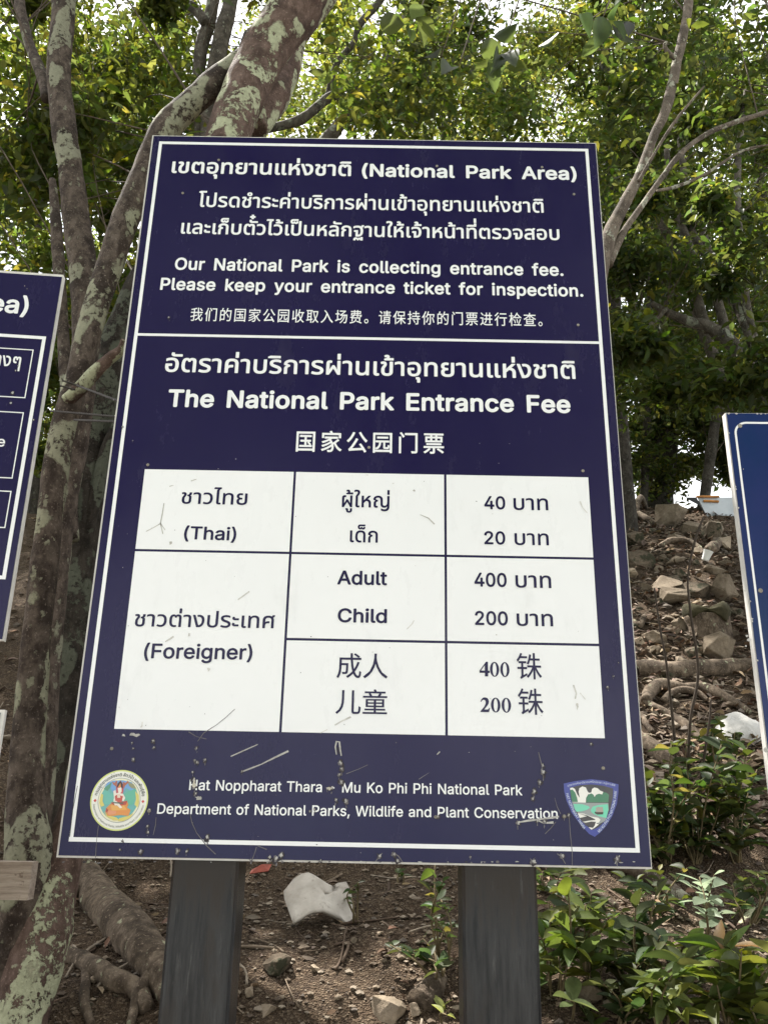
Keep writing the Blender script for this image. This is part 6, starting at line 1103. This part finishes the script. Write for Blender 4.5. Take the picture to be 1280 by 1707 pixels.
for xx in (1168, 1200, 1232):
    b = MB(); q = A_(xx, 855, .1); b.tube([Vector((q.x, q.y, ground(q.x, q.y)-.1)), q], [.03, .03], 8, 2); b.build('prop', M['root'], sheet)
# white cup
g = hit(1173, 940); k = (g-CAM).dot(FWD)/FPX
b = MB(); ax = Vector((.35, -.25, .9)).normalized(); b.tube([g, g+ax*8*k, g+ax*17*k, g+ax*18*k, g+ax*16*k, g+ax*4*k], [5.5*k, 6.5*k, 8*k, 8.3*k, 7.4*k, 5*k], 16, 3)
o = b.build('plastic_cup', plain('white plastic', (.72, .72, .68), .4, .5, .05), None, True, base=g); o.location += Vector((0, -.02, .02)); tag(o, 'small white plastic cup tipped on the slope', 'cup')
# white sack
cS = hit(1245, 1245); k = (cS-CAM).dot(FWD)/FPX; V3 = []; nu, nv_ = 26, 14
for j in range(nv_):
    for i in range(nu):
        th, ph = 2*math.pi*i/nu, math.pi*.5*j/(nv_-1); v = Vector((math.cos(th)*math.cos(ph), math.sin(th)*math.cos(ph), math.sin(ph)))
        f_ = 1+.16*noise.noise(v*1.7+Vector((4, 0, 0)))+.035*abs(noise.noise(v*5))
        V3.append(cS+Vector((v.x*52*k*f_, .12+v.y*40*k*f_, v.z*70*k*f_*(1-.25*v.x*-1)-.04)))
b = MB(); b.add(V3, [(j*nu+i, j*nu+(i+1) % nu, (j+1)*nu+(i+1) % nu, (j+1)*nu+i) for j in range(nv_-1) for i in range(nu)])
ms_, ns_, bs_ = mat('woven sack'); n_ = noi(ns_, 6, 5, .6, coords(ns_)); ns_.links.new(mixc(ns_, ramp(ns_, n_.outputs[0], .56, .68), (.46, .45, .42), (.17, .11, .09)), bs_.inputs['Base Color']); bs_.inputs['Roughness'].default_value = .6
bump(ns_, bs_, noi(ns_, 18, 5, .6, coords(ns_)).outputs[0], .6, .02)
tag(b.build('white_sack', ms_, None, True, base=cS), 'crumpled white woven sack half hidden by the blue board', 'sack')
for (q, lab) in (((1080,1285,1112,1300), 'pale board scrap behind the leaves at the right edge of the large board'), ((1232,1316,1275,1340), 'pair of pale flat timbers beside the blue board')):
    p = hit((q[0]+q[2])/2, q[3]+6); k = (p-CAM).dot(FWD)/FPX; b = MB(); w_ = (q[2]-q[0])/2*k
    for j in range(2): b.box(p.x-w_, p.y+.03*j, p.z+j*10*k, p.x+w_*(1-.1*j), p.y+.05+.03*j, p.z+(j*10+8)*k)
    tag(b.build('timber_scrap', mw, base=p), lab, 'timber')

# ------------------------------------------------------------------ plants
def plant(name, label, base, tips, length, per, pal, ratio=.45, group='young plants around the boards', Yb=None, sr=.0028, up=.25, spreadstem=.55):
    g = hit(*base) if Yb is None else at(base[0], base[1], Yb); root = thing(name, g, label, 'plant', group)
    sm_ = MB(); P, D, N, L, W, C = [], [], [], [], [], []
    for (tx, ty) in tips:
        tip = at(tx, ty, g.y+random.uniform(-.16, .12)); h = tip-g; midp = g+h*.5+Vector((random.gauss(0, .02), random.gauss(0, .03), .04*h.length))
        sm_.tube([g+Vector((random.gauss(0, .01), 0, -.03)), midp, tip], [sr*1.2, sr, sr*.5], 6, 6, .2, tx)
        for j in range(per):
            t = 1-spreadstem*(j/per)**1.1; q = midp.lerp(tip, (t-.5)*2) if t > .5 else g.lerp(midp, t*2)
            az = j*2.4+random.gauss(0, .4); d = Vector((math.cos(az), math.sin(az)*.9, random.gauss(up, .35))).normalized()
            n = Vector((random.gauss(0, .35), random.gauss(-.25, .35), 1)); n = (n-d*n.dot(d)).normalized(); l = length*random.uniform(.6, 1.15)*(1 if j else .7)
            P.append(q); D.append(d); N.append(n); L.append(l); W.append(l*ratio*random.uniform(.85, 1.15)); C.append(pal())
    sm_.build('stem', M['plantstem'], root, True)
    leafmesh('foliage', np.array(P), np.array(D), np.array(N), np.array(L), np.array(W), np.array([random.uniform(.2, 1.8) for _ in P]), np.array(C), 2, root, M['shrub'])
    return root
M['plantstem'] = plain('plant stem', (.14, .11, .06), .8, .2, .4, 30)
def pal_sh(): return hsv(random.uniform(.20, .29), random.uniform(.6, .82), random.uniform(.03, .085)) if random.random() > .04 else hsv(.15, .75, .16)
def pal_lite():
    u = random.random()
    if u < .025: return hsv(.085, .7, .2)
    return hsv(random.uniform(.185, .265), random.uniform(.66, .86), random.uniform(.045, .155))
rt = lambda n, x0, x1, y0, y1: [(random.uniform(x0, x1), random.uniform(y0, y1)) for _ in range(n)]
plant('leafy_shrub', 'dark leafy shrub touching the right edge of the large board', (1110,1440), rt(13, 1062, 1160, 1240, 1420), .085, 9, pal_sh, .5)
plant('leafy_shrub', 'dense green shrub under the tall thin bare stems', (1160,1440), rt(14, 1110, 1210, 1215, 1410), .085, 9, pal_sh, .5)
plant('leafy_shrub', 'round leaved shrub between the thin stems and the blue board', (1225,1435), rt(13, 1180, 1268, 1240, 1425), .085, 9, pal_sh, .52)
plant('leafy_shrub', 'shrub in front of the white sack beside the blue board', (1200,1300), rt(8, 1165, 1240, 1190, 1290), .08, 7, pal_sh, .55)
plant('bright_seedling', 'bright green seedling beside the lower right edge of the large board', (1090,1385), [(1090,1318),(1098,1335),(1085,1335)], .06, 5, lambda: hsv(.21, .75, random.uniform(.22, .34)), .5)
plant('grey_leaf_sprig', 'pale grey green sprig standing alone in front of the dark shrubs', (1180,1560), [(1165,1462),(1190,1458),(1150,1475),(1175,1520),(1195,1525)], .075, 6, lambda: hsv(.27, .33, random.uniform(.16, .3)), .5)
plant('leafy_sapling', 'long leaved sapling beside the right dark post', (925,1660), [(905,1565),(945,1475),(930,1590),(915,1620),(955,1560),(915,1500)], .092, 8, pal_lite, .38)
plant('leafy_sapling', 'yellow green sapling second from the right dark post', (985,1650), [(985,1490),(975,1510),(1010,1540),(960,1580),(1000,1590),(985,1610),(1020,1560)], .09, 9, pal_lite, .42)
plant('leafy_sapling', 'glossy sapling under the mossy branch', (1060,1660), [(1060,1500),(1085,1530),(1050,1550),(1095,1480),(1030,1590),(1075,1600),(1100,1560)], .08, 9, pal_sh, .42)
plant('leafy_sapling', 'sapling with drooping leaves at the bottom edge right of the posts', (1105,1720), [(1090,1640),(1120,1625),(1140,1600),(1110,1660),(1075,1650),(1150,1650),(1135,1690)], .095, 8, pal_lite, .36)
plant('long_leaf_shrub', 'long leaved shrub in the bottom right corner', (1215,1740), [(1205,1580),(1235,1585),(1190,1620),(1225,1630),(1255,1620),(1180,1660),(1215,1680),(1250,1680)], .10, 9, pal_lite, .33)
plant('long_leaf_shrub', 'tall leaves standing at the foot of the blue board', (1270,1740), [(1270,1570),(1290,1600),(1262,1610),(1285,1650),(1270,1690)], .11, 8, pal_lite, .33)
plant('ground_rosette', 'low rosette of four leaves at the bottom beside the right post', (950,1690), [(950,1672),(952,1668)], .095, 4, lambda: hsv(.23, .6, random.uniform(.12, .2)), .38)
plant('small_vine', 'small leaved vine climbing beside the right post', (735,1610), [(725,1440),(718,1478),(735,1500),(722,1530),(742,1545),(738,1470)], .05, 6, pal_sh, .5)
plant('small_vine', 'low creeping vine in the soil between the posts', (735,1625), [(690,1585),(662,1580),(680,1590),(705,1565),(740,1600),(722,1605),(650,1575)], .05, 5, pal_sh, .5)
plant('tiny_seedling', 'tiny seedling overlapping the white broken plate', (592,1520), [(590,1478),(597,1472),(585,1496)], .04, 3, pal_sh, .45, Yb=.9)
plant('tiny_seedling', 'tiny seedling just under the lower edge of the large board', (665,1475), [(663,1455),(672,1458)], .045, 3, pal_sh, .45)
plant('tiny_seedling', 'two leaf seedling at the foot of the right post', (742,1700), [(735,1680),(745,1692)], .045, 2, lambda: hsv(.19, .7, .3), .4)
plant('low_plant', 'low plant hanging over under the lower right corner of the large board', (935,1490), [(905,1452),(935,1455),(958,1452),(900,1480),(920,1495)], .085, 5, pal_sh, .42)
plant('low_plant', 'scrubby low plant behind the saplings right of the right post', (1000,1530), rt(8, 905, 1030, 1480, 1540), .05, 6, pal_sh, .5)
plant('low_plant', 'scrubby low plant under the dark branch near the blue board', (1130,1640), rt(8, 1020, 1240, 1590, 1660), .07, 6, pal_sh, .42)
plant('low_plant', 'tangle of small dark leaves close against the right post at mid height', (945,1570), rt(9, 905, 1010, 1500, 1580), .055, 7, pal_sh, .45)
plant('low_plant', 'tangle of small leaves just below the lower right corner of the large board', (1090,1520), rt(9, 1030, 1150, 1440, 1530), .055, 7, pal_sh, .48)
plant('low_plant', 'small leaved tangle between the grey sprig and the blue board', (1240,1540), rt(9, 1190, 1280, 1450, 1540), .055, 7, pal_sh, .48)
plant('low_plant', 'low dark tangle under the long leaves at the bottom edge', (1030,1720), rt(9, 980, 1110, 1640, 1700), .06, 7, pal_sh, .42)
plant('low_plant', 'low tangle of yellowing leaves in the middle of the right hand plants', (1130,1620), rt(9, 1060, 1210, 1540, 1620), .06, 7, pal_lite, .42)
for (pth, lab) in (([(1150,1380,3.4),(1147,1290,3),(1150,1200,2.7),(1163,1120,2.4),(1150,1020,2.1),(1146,960,1.8),(1158,900,2),(1172,862,1.4)], 'tallest thin bare sapling rising in front of the rocks'),
                   ([(1130,1330,3),(1125,1250,2.6),(1112,1120,2.2),(1100,1050,1.8),(1090,980,1.4)], 'shorter thin bare sapling left of the tallest one'),
                   ([(1165,1340,3),(1172,1270,2.6),(1182,1200,2.2),(1184,1165,1.4)], 'short bent bare sapling in front of the white sack')):
    g = hit(pth[0][0], 1440); P, Q = pathpts(pth, g.y+.1); b = MB(); b.tube([Vector((P[0].x, P[0].y, ground(P[0].x, P[0].y)-.03))]+P, [Q[0]]+Q, 7, 6, .25, 3)
    tag(b.build('thin_sapling', plain('dark stem', (.05, .038, .028), .8, .2, .3, 30), None, True, base=P[0]), lab, 'sapling', 'thin bare saplings before the rocks')

# ------------------------------------------------------------------ litter nobody could count
def zone(n, kind):
    out = []
    while len(out) < n:
        if kind == 'near': x, y = random.uniform(-1.5, 2.2), random.uniform(.15, 2.6)
        elif kind == 'slope':
            y = random.uniform(1.6, 9.0); d = y-CAM.y; x = CAM.x+d*(random.uniform(.24, .48) if random.random() < .55 else random.uniform(-.5, .6))
        out.append((x, y))
    return out
peb = MB(); octa = [(1,0,0),(0,1,0),(-1,0,0),(0,-1,0),(.1,0,.8),(0,.1,-.8),(.6,.6,.35),(-.6,.5,.3),(-.5,-.6,.3),(.6,-.5,.35)]
bm = bmesh.new()
for v in octa: bm.verts.new(v)
bmesh.ops.convex_hull(bm, input=bm.verts); bm.verts.ensure_lookup_table(); bm.verts.index_update()
OV = [v.co.copy() for v in bm.verts]; OF = [tuple(v.index for v in f.verts) for f in bm.faces]; bm.free()
for i, (x, y) in enumerate(zone(11000, 'near')+zone(3000, 'slope')):
    s_ = .0035+.011*random.random()**3 if i < 11000 else .012+.03*random.random()**2
    c = Vector((x, y, ground(x, y)+s_*.25)); a = random.random()*6.28; ca, sa = math.cos(a)*s_, math.sin(a)*s_; k = random.uniform(.5, .9); j = [random.uniform(.7, 1.25) for _ in OV]
    t = random.choice(((.15,.115,.082),(.22,.175,.125),(.10,.075,.055),(.30,.25,.19),(.13,.11,.09)))
    peb.add([(c.x+(v.x*ca-v.y*sa)*j_, c.y+(v.x*sa+v.y*ca)*j_, c.z+v.z*s_*k*j_) for v, j_ in zip(OV, j)], OF, t)
tag(peb.build('gravel', M['litter']), kind='stuff')
pts = zone(900, 'near')+zone(6500, 'slope'); n = len(pts)
Pd = np.array([(x, y, ground(x, y)+random.uniform(.004, .02)) for x, y in pts]); Dd = rng.normal(0, 1, (n, 3)); Dd[:, 2] = Dd[:, 2]*.2+.1; Dd /= np.linalg.norm(Dd, axis=1)[:, None]
Nd = rng.normal(0, .35, (n, 3)); Nd[:, 2] += 1; Nd[:, 1] -= .3; Nd -= Dd*(Nd*Dd).sum(1)[:, None]; Nd /= np.linalg.norm(Nd, axis=1)[:, None]; Ld = np.where(np.arange(n) < 900, rng.uniform(.012, .05, n), rng.uniform(.03, .085, n))
def pal_dead(): return hsv(random.uniform(.045, .095), random.uniform(.35, .65), random.uniform(.07, .30))
tag(leafmesh('dead_leaves', Pd, Dd, Nd, Ld, Ld*rng.uniform(.35, .55, n), rng.uniform(-1.5, 2.5, n), np.array([pal_dead() for _ in range(n)]), 1, None, M['litter']), kind='stuff')
tw = MB()
for x, y in zone(420, 'near')+zone(1000, 'slope'):
    l = random.uniform(.04, .22); a = random.random()*6.28; r_ = random.uniform(.0014, .005); e = Vector((math.cos(a)*l, math.sin(a)*l, 0))
    q0, q1 = Vector((x, y, 0)), Vector((x, y, 0))+e; m_ = q0.lerp(q1, .5)+Vector((random.gauss(0, .015), random.gauss(0, .015), 0))
    for q in (q0, m_, q1): q.z = ground(q.x, q.y)+r_+random.uniform(0, .012)
    t = random.choice(((.12,.085,.06),(.22,.17,.12),(.08,.055,.04),(.30,.25,.19)))
    tw.tube([q0, m_, q1], [r_, r_*.9, r_*.6], 5, 3, .25, x*50, True, t)
tag(tw.build('fallen_twigs', M['litter'], None, True), kind='stuff')

for o in S.objects:
    if '_b' in o: del o['_b']
